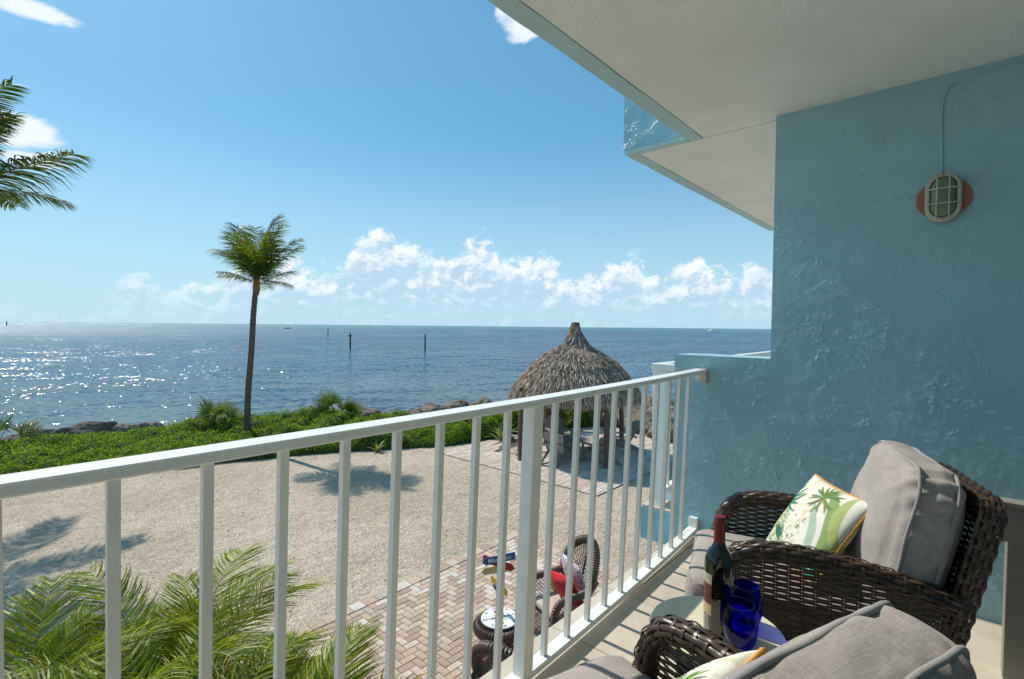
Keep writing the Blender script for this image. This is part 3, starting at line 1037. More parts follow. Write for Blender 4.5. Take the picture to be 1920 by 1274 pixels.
# balcony slab with its tiles
slab = empty('balcony', (0, 0, FZ), 0, 'tiled balcony floor slab with pale blue edge under the railing', 'balcony')
mb = MB()
rough_box(mb, (-2.0, -1.6, FZ - 0.22), (WX + 0.0, 1.318, FZ - 0.014), 0.002, 0.05, 8)
re_parent(mb.build('slab_body', M['teal'], smooth=True, sharp=50), slab)
re_parent(MB().box((-2.0, -1.6, FZ - 0.016), (WX - 0.005, 1.312, FZ - 0.005)).build('grout_bed', M['grout']), slab)
TS = 0.455
xs_ = [2.20 + TS * k for k in range(-10, 4)]
ys_ = [1.314 - 0.13 - TS * k for k in range(0, 7)]
proto_tile = {}
cuts_x = [x for x in xs_]
for i in range(len(cuts_x) - 1):
    xa, xb = max(cuts_x[i], -2.0), min(cuts_x[i + 1], WX - 0.006)
    if xb - xa < 0.03:
        continue
    rows = [(1.314 - 0.128, 1.314)] + [(ys_[k + 1], ys_[k]) for k in range(6)]
    for ya, yb in rows:
        ya = max(ya, -1.6)
        if yb - ya < 0.03:
            continue
        w, d_ = round(xb - xa - 0.004, 3), round(yb - ya - 0.004, 3)
        key = (w, d_)
        if key not in proto_tile:
            proto_tile[key] = MB().bbox((-w / 2, -d_ / 2, -0.012), (w / 2, d_ / 2, 0), 0.002).mesh('tile', M['tile'])
        o = bpy.data.objects.new('tile', proto_tile[key])
        o.location = ((xa + xb) / 2, (ya + yb) / 2, FZ + random.uniform(-.0006, .0006))
        put(o)
        re_parent(o, slab)

# ceiling = slab of the floor above, with painted drip edge, and the neighbour's deeper slab
ceil = empty('ceiling_slab', (0, 0, CZ), 0, 'cream stucco underside of the balcony above with pale blue painted edge', 'ceiling')
mb = MB()
rough_box(mb, (-2.0, -1.6, CZ), (WX + 0.06, 1.245, CZ + 0.2), 0.0015, 0.06, 12)
re_parent(mb.build('soffit', M['ceiling'], smooth=True, sharp=50), ceil)
mb = MB()
rough_box(mb, (-2.0, 1.247, CZ - 0.004), (WX + 0.06, 1.335, CZ + 0.22), 0.003, 0.03, 14)
re_parent(mb.build('edge_band', M['teal_pale'], smooth=True, sharp=50), ceil)
nb = empty('neighbour_ceiling_slab', (5, 1, CZ), 0, 'cream soffit of the next balcony above, reaching further out over the sea side with pale blue edge', 'ceiling')
mb = MB()
rough_box(mb, (WX + 0.064, -1.6, CZ - 0.002), (6.62, 1.69, CZ + 0.2), 0.0015, 0.06, 16)
re_parent(mb.build('soffit', M['ceiling'], smooth=True, sharp=50), nb)
mb = MB()
rough_box(mb, (WX + 0.064, 1.692, CZ - 0.006), (6.70, 1.776, CZ + 0.022), 0.003, 0.03, 18)
rough_box(mb, (6.624, -1.6, CZ - 0.006), (6.70, 1.69, CZ + 0.22), 0.003, 0.04, 19)
re_parent(mb.build('edge_band', M['teal_pale'], smooth=True, sharp=50), nb)
mb = MB()
rough_box(mb, (WX + 0.0, 1.338, CZ - 0.004), (WX + 0.061, 1.775, CZ + 0.022), 0.002, 0.03, 20)
re_parent(mb.build('side_band', M['teal_pale'], smooth=True, sharp=50), nb)
mb = MB()
rough_box(mb, (WX - 0.002, 1.338, CZ + 0.023), (WX + 0.19, 1.782, CZ + 1.1), 0.003, 0.02, 22)
re_parent(mb.build('upper_wing', M['teal'], smooth=True, sharp=50), nb)

# rest of the building behind the photographer
bld = empty('building', (0, -1.6, 0), 0, 'pale teal stucco apartment building carrying the balconies', 'building')
mb = MB()
rough_box(mb, (-2.2, -1.9, 0), (8.0, -1.602, 8.2), 0.002, 0.25, 30)
re_parent(mb.build('facade', M['teal'], smooth=True, sharp=50), bld)
mb = MB()
rough_box(mb, (-2.2, -1.6, FZ - 0.2), (-2.004, 0.81, CZ + 0.2), 0.002, 0.2, 31)
re_parent(mb.build('end_wall', M['teal'], smooth=True, sharp=50), bld)
mb = MB()
rough_box(mb, (-2.0, -1.6, 0.0), (-1.8, 0.4, FZ - 0.23), 0.002, 0.2, 33)
rough_box(mb, (WX + 0.0, -1.6, 0.0), (WX + 0.19, 0.4, FZ - 0.31), 0.002, 0.2, 34)
re_parent(mb.build('ground_floor_wall', M['teal'], smooth=True, sharp=50), bld)

# neighbour's balcony slab
nbal = empty('neighbour_balcony', (5, 1, FZ), 0, 'neighbouring balcony slab with blue side sticking out beyond the partition wall', 'balcony')
mb = MB()
rough_box(mb, (WX + 0.192, -1.6, FZ - 0.21), (6.6, 1.705, FZ + 0.02), 0.003, 0.03, 36)
re_parent(mb.build('slab_body', M['teal'], smooth=True, sharp=50), nbal)
re_parent(MB().box((WX + 0.196, -1.6, FZ + 0.022), (6.58, 1.697, FZ + 0.034)).build('floor_tiles', M['tile']), nbal)

# ------------------------------------------------------------------ railings


def rail_c(x):        # hand rail centre line, very slightly bowed
    return 1.1175 + 0.024 * ((x - 1.25) / 1.25) ** 2 if x < 1.25 else 1.1175 + 0.082 * ((x - 1.25) / 1.85) ** 1.6


rail = empty('balcony_railing', (1.4, 1.15, FZ), 0, 'long white metal balcony railing running along the tiled floor to the blue wall', 'railing')


def ribbon_bar(xs, yc, hw, z0, z1, r=0.004):
    mb = MB()
    P = []
    for x in xs:
        c = yc(x)
        P.append([(x, c - hw, z0 + r), (x, c - hw, z1 - r), (x, c - hw + r, z1), (x, c + hw - r, z1), (x, c + hw, z1 - r), (x, c + hw, z0 + r), (x, c + hw - r, z0), (x, c - hw + r, z0)])
    mb.grid(np.array(P), closed_v=True)
    n = len(P)
    mb.f.append(tuple(range(8)))
    mb.f.append(tuple((n - 1) * 8 + k for k in range(8))[::-1])
    return mb


xr = np.linspace(-2.0, WX - 0.012, 60)
re_parent(ribbon_bar(xr, rail_c, 0.0375, FZ + 1.043, FZ + 1.067).build('top_rail', M['white']), rail)
yb_ = lambda x: rail_c(x) + 0.045 - 0.012 * max(0, (x - 1.2) / 2)
re_parent(ribbon_bar(xr, yb_, 0.03, FZ + 0.033, FZ + 0.058).build('bottom_rail', M['white']), rail)


def bar_between(mb, x, ya, yb, za, zb, h):
    v = []
    for (y, z) in ((ya, za), (yb, zb)):
        v += [(x - h, y - h, z), (x + h, y - h, z), (x + h, y + h, z), (x - h, y + h, z)]
    mb.add(v, [(0, 3, 2, 1), (4, 5, 6, 7), (0, 1, 5, 4), (1, 2, 6, 5), (2, 3, 7, 6), (3, 0, 4, 7)])


bal_x = [0.189 - 0.151 * k for k in range(13, 0, -1)] + [0.189, 0.34, 0.491, 0.642, 0.793, 0.942, 1.088, 1.232, 1.500, 1.655, 1.809, 1.958, 2.112, 2.267, 2.425, 2.582, 2.740, 2.890]
for x in bal_x:
    mb = MB()
    bar_between(mb, x, yb_(x), rail_c(x), FZ + 0.0585, FZ + 1.0425, 0.0098)
    re_parent(mb.build('baluster', M['white']), rail)
for x in (-0.95, 1.366):
    mb = MB()
    bar_between(mb, x, yb_(x) - 0.004, rail_c(x) - 0.002, FZ + 0.0, FZ + 1.0425, 0.0255)
    re_parent(mb.build('post', M['white']), rail)
mb = MB().bbox((WX - 0.028, rail_c(3.1) - 0.03, FZ + 0.985), (WX - 0.002, rail_c(3.1) + 0.022, FZ + 1.0425), 0.003)
re_parent(mb.build('upper_bracket', M['rust']), rail)['label'] = 'rust stained white bracket under the hand rail end'
mb = MB().bbox((WX - 0.03, yb_(3.1) - 0.028, FZ + 0.0585), (WX - 0.002, yb_(3.1) + 0.026, FZ + 0.12), 0.003)
re_parent(mb.build('lower_bracket', M['white']), rail)
mb = MB()
for x in (2.955, 2.965, 3.005, 3.04, 3.06, 2.42, 2.435, 2.45, 2.465):
    mb.lathe([(0.0005, FZ + 0.0602), (0.003, FZ + 0.06), (0.003, FZ + 0.0585)], 6, (x + random.uniform(-.004, .004), yb_(x) + random.uniform(-.02, .02), 0))
re_parent(mb.build('rust_spots', M['black']), rail)['kind'] = 'stuff'

mb = MB()
for x in (-0.95, 1.366):
    for dx, dy in ((-.04, -.04), (.04, -.04)):
        mb.lathe([(0.001, FZ + .012), (.006, FZ + .010), (.007, FZ + .004)], 6, (x + dx, yb_(x) + dy, 0))
re_parent(mb.build('bolts', M['rust']), rail)['kind'] = 'stuff'
nr = empty('neighbour_railing', (WX + .25, 1.6, FZ), 0, 'white railing of the next balcony with square corner post beyond the low wing wall', 'railing')
NX0, NX1, NY = WX + 0.262, 6.43, 1.61
NZ = FZ + 0.034


def xbar(name, a, b, r=0.003, mat='white'):
    return re_parent(MB().bbox(a, b, r).build(name, M[mat]), nr)


for px_, py_ in ((NX0, NY), (NX1, NY)):
    xbar('post', (px_ - 0.035, py_ - 0.035, NZ), (px_ + 0.035, py_ + 0.035, NZ + 0.985))
xbar('top_rail', (NX0 - 0.045, NY - 0.04, NZ + 0.9855), (NX1 + 0.045, NY + 0.04, NZ + 1.03))
xbar('return_rail', (NX0 - 0.045, 1.0, NZ + 0.9855), (NX0 + 0.04, NY - 0.0405, NZ + 1.03))
xbar('return_rail', (NX1 - 0.04, 0.2, NZ + 0.9855), (NX1 + 0.045, NY - 0.0405, NZ + 1.03))
xbar('bottom_rail', (NX0 + 0.036, NY - 0.03, NZ + 0.06), (NX1 - 0.036, NY + 0.03, NZ + 0.11))
xbar('bottom_rail', (NX0 - 0.03, 1.0, NZ + 0.06), (NX0 + 0.03, NY - 0.036, NZ + 0.11))
xbar('bottom_rail', (NX1 - 0.03, 0.2, NZ + 0.06), (NX1 + 0.03, NY - 0.036, NZ + 0.11))
k = 0
x = NX0 + 0.16
while x < NX1 - 0.08:
    xbar('baluster', (x - .011, NY - .011, NZ + 0.1105), (x + .011, NY + .011, NZ + 0.985), 0.001)
    x += 0.15
for xe in (NX0, NX1):
    y = NY - 0.14
    while y > (1.0 if xe == NX0 else 0.25):
        xbar('baluster', (xe - .011, y - .011, NZ + 0.1105), (xe + .011, y + .011, NZ + 0.985), 0.001)
        y -= 0.14

# ------------------------------------------------------------------ bulkhead lamp on the wall


def oval(a, b, n=40, p=2.0):
    t = np.linspace(0, 2 * math.pi, n, endpoint=False)
    return [(a * math.copysign(abs(math.cos(x)) ** (2 / p), math.cos(x)), b * math.copysign(abs(math.sin(x)) ** (2 / p), math.sin(x))) for x in t]


def stadium(a, b, n=20):
    """half width a, half height b, vertical stadium"""
    pts = []
    for k in range(n + 1):
        t = math.pi * k / n
        pts.append((a * math.cos(t), (b - a) + a * math.sin(t)))
    for k in range(n + 1):
        t = math.pi + math.pi * k / n
        pts.append((a * math.cos(t), -(b - a) + a * math.sin(t)))
    return pts


lamp = empty('bulkhead_lamp', (WX, 0.075, 4.664), R(90), 'oval caged bulkhead lamp on a salmon backplate fixed to the blue wall', 'wall lamp')
# local: x = along -Y?, y = out of the wall, z up
ML = Matrix(((1, 0, 0, 0), (0, 0, 1, 0), (0, 1, 0, 0), (0, 0, 0, 1)))   # (x,y,z)->(x, z, y)


def loft(mb, rings, cap=True):
    P = np.array(rings)
    base = mb.nv
    mb.grid(P, closed_v=True)
    if cap:
        nn = P.shape[1]
        mb.f.append(tuple(base + (len(rings) - 1) * nn + k for k in range(nn)))
    return mb


def ring2(pl, y):
    return [(x, y, z) for x, z in pl]


mb = loft(MB(), [ring2(oval(0.102, 0.088, 44, 2.1), 0.0), ring2(oval(0.102, 0.088, 44, 2.1), 0.012), ring2(oval(0.097, 0.083, 44, 2.1), 0.016)])
mb.build('backplate', M['salmon'], lamp, True, sharp=40)
mb = loft(MB(), [ring2(stadium(.066, .112), .016), ring2(stadium(.066, .112), .045), ring2(stadium(.060, .106), .052), ring2(stadium(.050, .096), .052), ring2(stadium(.048, .094), .040)], False)
mb.build('rim', M['beige'], lamp, True, sharp=40)
rings = []
for t in np.linspace(0, 1, 10):
    q = math.cos(t * math.pi / 2)
    rings.append([(x, .040 + .032 * math.sin(t * math.pi / 2), z) for x, z in stadium(max(.047 * q, .0004), max(.093 * (.3 + .7 * q), .0006))])
loft(MB(), rings, False).build('glass_lens', M['lens'], lamp, True)
for s in (-1, 1):
    c = [(s * .022, .055 + 0, -.098), (s * .022, .078, -.085), (s * .022, .086, 0), (s * .022, .078, .085), (s * .022, .055, .098)]
    MB().tube(spline(c, 18), 0.0035, 6).build('cage_bar', M['beige'], lamp, True)
for z in (-.034, .034):
    c = [(-.056, .053, z), (-.045, .078, z), (0, .088, z), (.045, .078, z), (.056, .053, z)]
    MB().tube(spline(c, 18), 0.0035, 6).build('cage_bar', M['beige'], lamp, True)
for z in (-.103, .103):
    o = MB().lathe([(0.0005, .0545), (.003, .0545), (.0035, .052)], 8).build('screw', M['black'], lamp)
    o.rotation_euler = (R(-90), 0, 0)
    o.location = (0, 0, z)
lamp.rotation_euler = (0, 0, R(90))

# ------------------------------------------------------------------ wicker lounge chairs


def weave_rows(mb, path_fn, rows, width, stake, amp, step, arch=0.0012):
    """path_fn(row)->(points (m,3), across (m,3), normal (m,3), s (m)); strands going over and under stakes"""
    for ri, r in enumerate(rows):
        res = path_fn(r)
        if res is None:
            continue
        P, A, N, s = res
        if len(P) < 3:
            continue
        off = amp * np.sin(math.pi * s / stake + (ri % 2) * math.pi)
        jit = rng.normal(0, 0.0006)
        a = P + A * (-width / 2) + N * (off - arch)[:, None]
        b_ = P + A * jit + N * (off + arch)[:, None]
        c = P + A * (width / 2) + N * (off - arch)[:, None]
        mb.grid(np.stack([a, b_, c], 1))


def flat_panel(o, eu, ev, n, ulim, rows, width=0.0086, stake=0.038, amp=0.0032, step=0.0095, warp=None):
    o, eu, ev, n = (np.array(q, float) for q in (o, eu, ev, n))
    mb = MB()

    def fn(v):
        u0, u1 = ulim(v)
        if u1 - u0 < 0.03:
            return None
        s = np.arange(math.ceil(u0 / step) * step, u1, step)
        P = o + s[:, None] * eu + v * ev
        if warp is not None:
            P = P + warp(s, v)[:, None] * n
        return P, np.repeat(ev[None], len(s), 0), np.repeat(n[None], len(s), 0), s
    weave_rows(mb, fn, rows, width, stake, amp, step)
    return mb


def stakes_flat(mb, o, eu, ev, n, us, vlim, w=0.006):
    o, eu, ev, n = (np.array(q, float) for q in (o, eu, ev, n))
    for u in us:
        v0, v1 = vlim(u)
        if v1 - v0 < 0.03:
            continue
        for dd in (-0.0045, 0.0045):
            vv = np.linspace(v0, v1, 14)
            P = o + (u + dd) * eu + vv[:, None] * ev
            mb.grid(np.stack([P - eu * w / 2 * .6, P + eu * w / 2 * .6], 1))


def rim_weave(path, rad, up_hint, span=115, rows=9, width=0.0125, stake=0.032, amp=0.0035, inner=True, squash=1.0):
    """braided roll along a path: longitudinal strands over cross straps"""
    mb = MB()
    path = np.asarray(path, float)
    L = np.concatenate([[0], np.cumsum(np.linalg.norm(np.diff(path, axis=0), axis=1))])
    st = 0.008
    s = np.arange(0, L[-1], st)
    P = np.stack([np.interp(s, L, path[:, k]) for k in range(3)], -1)
    T = np.gradient(P, axis=0)
    T /= np.linalg.norm(T, axis=1)[:, None]
    S = np.repeat(np.array(up_hint, float)[None], len(P), 0)     # side direction, constant
    S = S - T * (S * T).sum(1)[:, None]
    S /= np.linalg.norm(S, axis=1)[:, None]
    U = np.cross(S, T)
    if U[len(U) // 2][2] < 0:
        U = -U
    angs = np.radians(np.linspace(-span, span, rows))

    def fn(a):
        N = math.cos(a) * U + math.sin(a) * S * squash
        Nn = math.cos(a) * U + math.sin(a) * S
        A = -math.sin(a) * U + math.cos(a) * S
        return P + N * rad, A, Nn, s
    weave_rows(mb, fn, angs, width, stake, amp, st, 0.0016)
    k = 0
    for q in np.arange(stake / 2 * 1.0, L[-1], stake):
        i = int(q / st)
        if i >= len(P):
            break
        aa = np.radians(np.linspace(-span, span, 14))
        ring = np.array([P[i] + (math.cos(a) * U[i] + math.sin(a) * S[i] * squash) * (rad - 0.0005) for a in aa])
        mb.grid(np.stack([ring - T[i] * 0.004, ring + T[i] * 0.004], 1))
    if inner:
        mb.tube(P[::3], rad - 0.005, 8)
    return mb


def cushion(hx, hy, hz, r=0.03, bulge=0.02, n=20, corner=0.05, wr=0.004, seed=0, face_round=None, pinch=0.0):
    """box cushion with soft edges; returns MB centred at origin"""
    mb = MB()
    g = np.linspace(-1, 1, n)
    off = Vector((seed * 3.1, 7.7, seed))
    for ax in range(3):
        for sgn in (-1, 1):
            o1, o2 = (ax + 1) % 3, (ax + 2) % 3
            A, B = np.meshgrid(g, g, indexing='ij')
            P = np.zeros((n, n, 3))
            P[..., ax] = sgn
            P[..., o1] = A
            P[..., o2] = B
            half = np.array([hx, hy, hz])
            Q = P * half
            # plan corner rounding
            core = np.copy(Q)
            core[..., 0] = np.clip(Q[..., 0], -(hx - corner), hx - corner)
            core[..., 1] = np.clip(Q[..., 1], -(hy - corner), hy - corner)
            d = Q - core
            d[..., 2] = 0
            ln = np.linalg.norm(d, axis=-1)
            mx = np.maximum(np.abs(d[..., 0]), np.abs(d[..., 1]))
            sc = np.where(ln > 1e-9, mx / np.maximum(ln, 1e-9), 1.0)
            Q[..., 0] = core[..., 0] + d[..., 0] * sc
            Q[..., 1] = core[..., 1] + d[..., 1] * sc
            # edge rounding towards top and bottom
            ex = np.minimum(hx - np.abs(Q[..., 0]), hy - np.abs(Q[..., 1]))
            xn, yn = Q[..., 0] / hx, Q[..., 1] / hy
            zt = np.clip(Q[..., 2] / hz, -1, 1)
            rz = r * (1 - np.sqrt(np.clip(1 - np.clip((np.abs(zt) * hz - (hz - r)) / r, 0, 1) ** 2, 0, 1)))
            Q[..., 0] *= 1 - rz / hx * 0.8
            Q[..., 1] *= 1 - rz / hy * 0.8
            bl = bulge * np.clip(1 - xn ** 2, 0, 1) ** 0.6 * np.clip(1 - yn ** 2, 0, 1) ** 0.6
            Q[..., 2] += zt * bl
            sb = 0.012 * np.clip(1 - zt ** 2, 0, 1)
            Q[..., 0] += sb * np.clip(xn, -1, 1) ** 3
            Q[..., 1] += sb * np.clip(yn, -1, 1) ** 3
            if pinch:
                k = (np.abs(xn) ** 4) * (np.abs(yn) ** 4)
                Q[..., 0] -= pinch * np.sign(xn) * k
                Q[..., 1] -= pinch * np.sign(yn) * k
            for i in range(n):
                for j in range(n):
                    p = Vector(Q[i, j])
                    w = mnoise.fractal(Vector((p.x * 5, p.y * 5, p.z * 9)) + off, 0.9, 2, 3) * wr
                    # gathered folds running in from the corners
                    cx, cy = (1 - abs(p.x) / hx), (1 - abs(p.y) / hy)
                    fold = math.sin((cx - cy) * 22 + seed) * math.exp(-((cx + cy) * 2.2) ** 2) * wr * 1.1
                    w += fold
                    nn = Vector(((p.x / hx) ** 5, (p.y / hy) ** 5, (p.z / (hz + bulge)) ** 3))
                    if nn.length > 1e-6:
                        nn.normalize()
                    Q[i, j] += np.array(nn * w)
            mb.grid(Q if sgn > 0 else Q[::-1])
    return mb


def weld(o, d=0.0008):
    import bmesh
    bm = bmesh.new()
    bm.from_mesh(o.data)
    bmesh.ops.remove_doubles(bm, verts=bm.verts, dist=d)
    bmesh.ops.recalc_face_normals(bm, faces=bm.faces)
    bm.to_mesh(o.data)
    bm.free()
    o.data.shade_smooth()
    return o


def piping_loop(hx, hy, z, corner, rad=0.0055, out=0.004, n=10, bow=0.0):
    pts = []
    for (cx, cy, a0) in ((hx - corner, hy - corner, 0), (-(hx - corner), hy - corner, 90), (-(hx - corner), -(hy - corner), 180), (hx - corner, -(hy - corner), 270)):
        for k in range(n + 1):
            a = R(a0 + 90 * k / n)
            pts.append((cx + (corner + out) * math.cos(a), cy + (corner + out) * math.sin(a)))
    full = []
    for k in range(len(pts)):
        a, b_ = np.array(pts[k]), np.array(pts[(k + 1) % len(pts)])
        m_ = 12 if np.linalg.norm(a - b_) > 0.1 else 1
        for q in range(m_):
            t = q / m_
            p = a * (1 - t) + b_ * t
            wob = 0.0018 * math.sin(p[0] * 37 + p[1] * 29)
            full.append((p[0], p[1], z + wob))
    return MB().tube(full, rad, 7, closed=True)


ARM_PROF = [(0.300, 0.07), (0.307, 0.22), (0.303, 0.38), (0.280, 0.495), (0.228, 0.563), (0.15, 0.587), (0.04, 0.592), (-0.10, 0.580), (-0.25, 0.552), (-0.335, 0.527), (-0.365, 0.512)]


def arm_z(y):
    pr = sorted([p for p in ARM_PROF if p[1] > 0.49 and p[0] < 0.3])
    return float(np.interp(y, [p[0] for p in pr], [p[1] for p in pr]))


def arm_yfront(z):
    pr = [p for p in ARM_PROF if p[0] > 0.14]
    return float(np.interp(z, [p[1] for p in pr], [p[0] for p in pr]))


BACK_TILT = R(12)


def make_lounge_chair(label, group):
    t = empty('wicker_armchair', (0, 0, 0), 0, label, 'armchair', group)
    # side panels with braided arms
    for s in (-1, 1):
        x = 0.277 * s
        rows = np.arange(0.09, 0.578, 0.0096)

        def lim(z):
            yb0 = -0.34 - 0.0 * z
            yf = arm_yfront(z) - 0.012
            if z > 0.50:
                # top edge falls to the back
                ys = np.linspace(-0.4, 0.3, 60)
                ok = [y for y in ys if arm_z(y) - 0.012 > z]
                if not ok:
                    return (0, 0)
                return (max(yb0, min(ok)), yf)
            return (yb0, yf)
        mb = flat_panel((x, 0, 0), (0, 1, 0), (0, 0, 1), (s, 0, 0), lim, rows)
        mb.build('side_panel', M['wicker'], t, True)
        o = t.children[-1]
        mb = MB()
        stakes_flat(mb, (x, 0, 0), (0, 1, 0), (0, 0, 1), (1, 0, 0), np.arange(-0.304, 0.29, 0.038), lambda u: (0.08, min(arm_z(u) if u < 0.23 else 0.47, 0.58) - 0.01))
        mb.build('stake', M['frame'], t)
        path = spline([(x, y, z) for y, z in ARM_PROF], 70)
        rim_weave(path, 0.033, (s, 0, 0), 118, 9, 0.0122, 0.034, 0.0036, True).build('arm_rest', M['wicker'], t, True)
    # front apron
    flat_panel((0, 0.29, 0), (1, 0, 0), (0, 0, 1), (0, 1, 0), lambda z: (-0.26, 0.26), np.arange(0.09, 0.30, 0.0096)).build('front_apron', M['wicker'], t, True)
    MB().box((-0.262, -0.30, 0.285), (0.262, 0.29, 0.30)).build('seat_deck', M['frame'], t)
    for sx in (-1, 1):
        for y in (0.27, -0.33):
            MB().box((sx * .277 - .02, y - .02, 0), (sx * .277 + .02, y + .02, 0.1)).build('leg', M['frame'], t)
    # reclined back: front and rear woven skins, rolled border
    hb = 0.555
    ct, st_ = math.cos(BACK_TILT), math.sin(BACK_TILT)
    ev = np.array([0, -st_, ct])
    nb_ = np.array([0, ct, st_])
    ob = np.array([0, -0.305, 0.30])
    HW = 0.255

    def blim(v):
        k = max(0, v - (hb - 0.07)) / 0.07
        w = HW - 0.07 * (1 - math.sqrt(max(0, 1 - k * k)))
        return (-w + .004, w - .004)
    for off, nm in ((0.0, 'back_panel'), (-0.048, 'rear_panel')):
        flat_panel(ob + nb_ * off, (1, 0, 0), ev, nb_, blim, np.arange(0.0, hb - 0.005, 0.0096)).build(nm, M['wicker'], t, True)
        mb = MB()
        stakes_flat(mb, ob + nb_ * off, (1, 0, 0), ev, nb_, np.arange(-0.247, 0.26, 0.038), lambda u: (0.0, hb - 0.01))
        mb.build('stake', M['frame'], t)
    pts = []
    for k in range(13):
        a = math.pi * k / 24
        pts.append((HW - .07 + .07 * math.cos(a), hb - .07 + .07 * math.sin(a)))
    left = [(-p[0], p[1]) for p in pts[::-1]]
    prof = [(HW, 0.0), (HW, 0.2), (HW, 0.4)] + pts + left + [(-HW, 0.4), (-HW, 0.2), (-HW, 0.0)]
    # the border is woven as wraps running round the thickness of the back
    path = np.array([tuple(ob + nb_ * -0.024 + np.array([1, 0, 0]) * px + ev * pv) for px, pv in prof])
    Lp = np.concatenate([[0], np.cumsum(np.linalg.norm(np.diff(path, axis=0), axis=1))])
    path = np.stack([np.interp(np.linspace(0, Lp[-1], 190), Lp, path[:, k]) for k in range(3)], -1)
    T = np.gradient(path, axis=0)
    T /= np.linalg.norm(T, axis=1)[:, None]
    O = np.cross(T, nb_)
    O /= np.linalg.norm(O, axis=1)[:, None]
    cen = path.mean(0)
    if ((path[len(path) // 2] - cen) @ O[len(path) // 2]) < 0:
        O = -O
    L = np.concatenate([[0], np.cumsum(np.linalg.norm(np.diff(path, axis=0), axis=1))])
    mb = MB()
    s = np.arange(0, L[-1], 0.009)
    P = np.stack([np.interp(s, L, path[:, k]) for k in range(3)], -1)
    Oo = np.stack([np.interp(s, L, O[:, k]) for k in range(3)], -1)

    def fnb(c):
        edge_drop = 0.010 * (abs(c) / 0.034) ** 4
        Nn = Oo + nb_ * (c / 0.034) * 0.5
        Nn /= np.linalg.norm(Nn, axis=1)[:, None]
        return P + nb_ * c - Oo * edge_drop, np.repeat(nb_[None], len(P), 0), Nn, s
    weave_rows(mb, fnb, np.linspace(-0.027, 0.027, 5), 0.0118, 0.026, 0.0030, 0.009, 0.0016)
    for q in np.arange(0.013, L[-1], 0.026):
        i = min(int(q / 0.009), len(P) - 2)
        Tt = P[i + 1] - P[i]
        Tt /= np.linalg.norm(Tt)
        ring = np.array([P[i] + nb_ * c - Oo[i] * 0.010 * (abs(c) / 0.034) ** 4 for c in np.linspace(-0.032, 0.032, 7)])
        mb.grid(np.stack([ring - Tt * 0.0045, ring + Tt * 0.0045], 1))
    mb.tube(P[::4] - Oo[::4] * 0.024, 0.018, 8)
    mb.build('back_border', M['wicker'], t, True)
    # lower rear skirt
    flat_panel((0, -0.33, 0), (1, 0, 0), (0, 0, 1), (0, -1, 0), lambda z: (-0.28, 0.28), np.arange(0.09, 0.34, 0.0096)).build('rear_skirt', M['wicker'], t, True)
    # cushions
    mb = cushion(0.253, 0.30, 0.066, 0.022, 0.016, 22, 0.05, 0.002, 3)
    o = weld(mb.build('seat_cushion', M['fabric'], t))
    o.location = (0, 0.085, 0.372)
    for z in (-0.052, 0.052):
        q = piping_loop(0.253, 0.30, z, 0.05, 0.0052, 0.001).build('piping', M['piping'], o, True)
    mb = cushion(0.258, 0.262, 0.070, 0.040, 0.062, 40, 0.07, 0.008, 8, pinch=0.010)
    o = weld(mb.build('back_cushion', M['fabric'], t))
    o.rotation_euler = (R(90) + R(11), 0, 0)
    o.location = (0, -0.266, 0.628)
    for z in (-0.047, 0.047):
        q = piping_loop(0.258, 0.262, z, 0.07, 0.0055, 0.005).build('piping', M['piping'], o, True)
    return t


chair_far = make_lounge_chair('dark brown wicker armchair with grey cushions against the blue wall, behind the wine bottle', 'wicker armchairs on the balcony')
chair_near = copy_tree(chair_far)
tag(chair_near, 'dark brown wicker armchair with grey cushions nearest the camera, cut by the lower frame edge')
FAR_C, FAR_A = (2.08, 0.405), 0.307
NEAR_C, NEAR_A = (0.845, 0.40), -0.325
chair_far.location = (*FAR_C, FZ)
chair_far.rotation_euler.z = FAR_A
chair_near.location = (*NEAR_C, FZ)
chair_near.rotation_euler.z = NEAR_A

# ------------------------------------------------------------------ throw pillows


def pillow_mesh(h=0.2, th=0.065, n=150, seed=1):
    g = np.linspace(-1, 1, n)
    A, B = np.meshgrid(g, g, indexing='ij')
    t = (np.clip(1 - A ** 2, 0, 1) ** 0.42) * (np.clip(1 - B ** 2, 0, 1) ** 0.42)
    pin = 1 - 0.07 * (1 - np.abs(A) ** 2) * np.abs(B) ** 3
    pin2 = 1 - 0.07 * (1 - np.abs(B) ** 2) * np.abs(A) ** 3
    wr = (fbm(A * 2.5 + 9, B * 2.5, 3, seed) - 0.5) * 0.012
    mb = MB()
    for s in (1, -1):
        Z = s * (th * t + wr * t)
        Pm = np.stack([A * h * pin2, B * h * pin, Z], -1)
        mb.grid(Pm if s > 0 else Pm[::-1])
    return mb, A, B


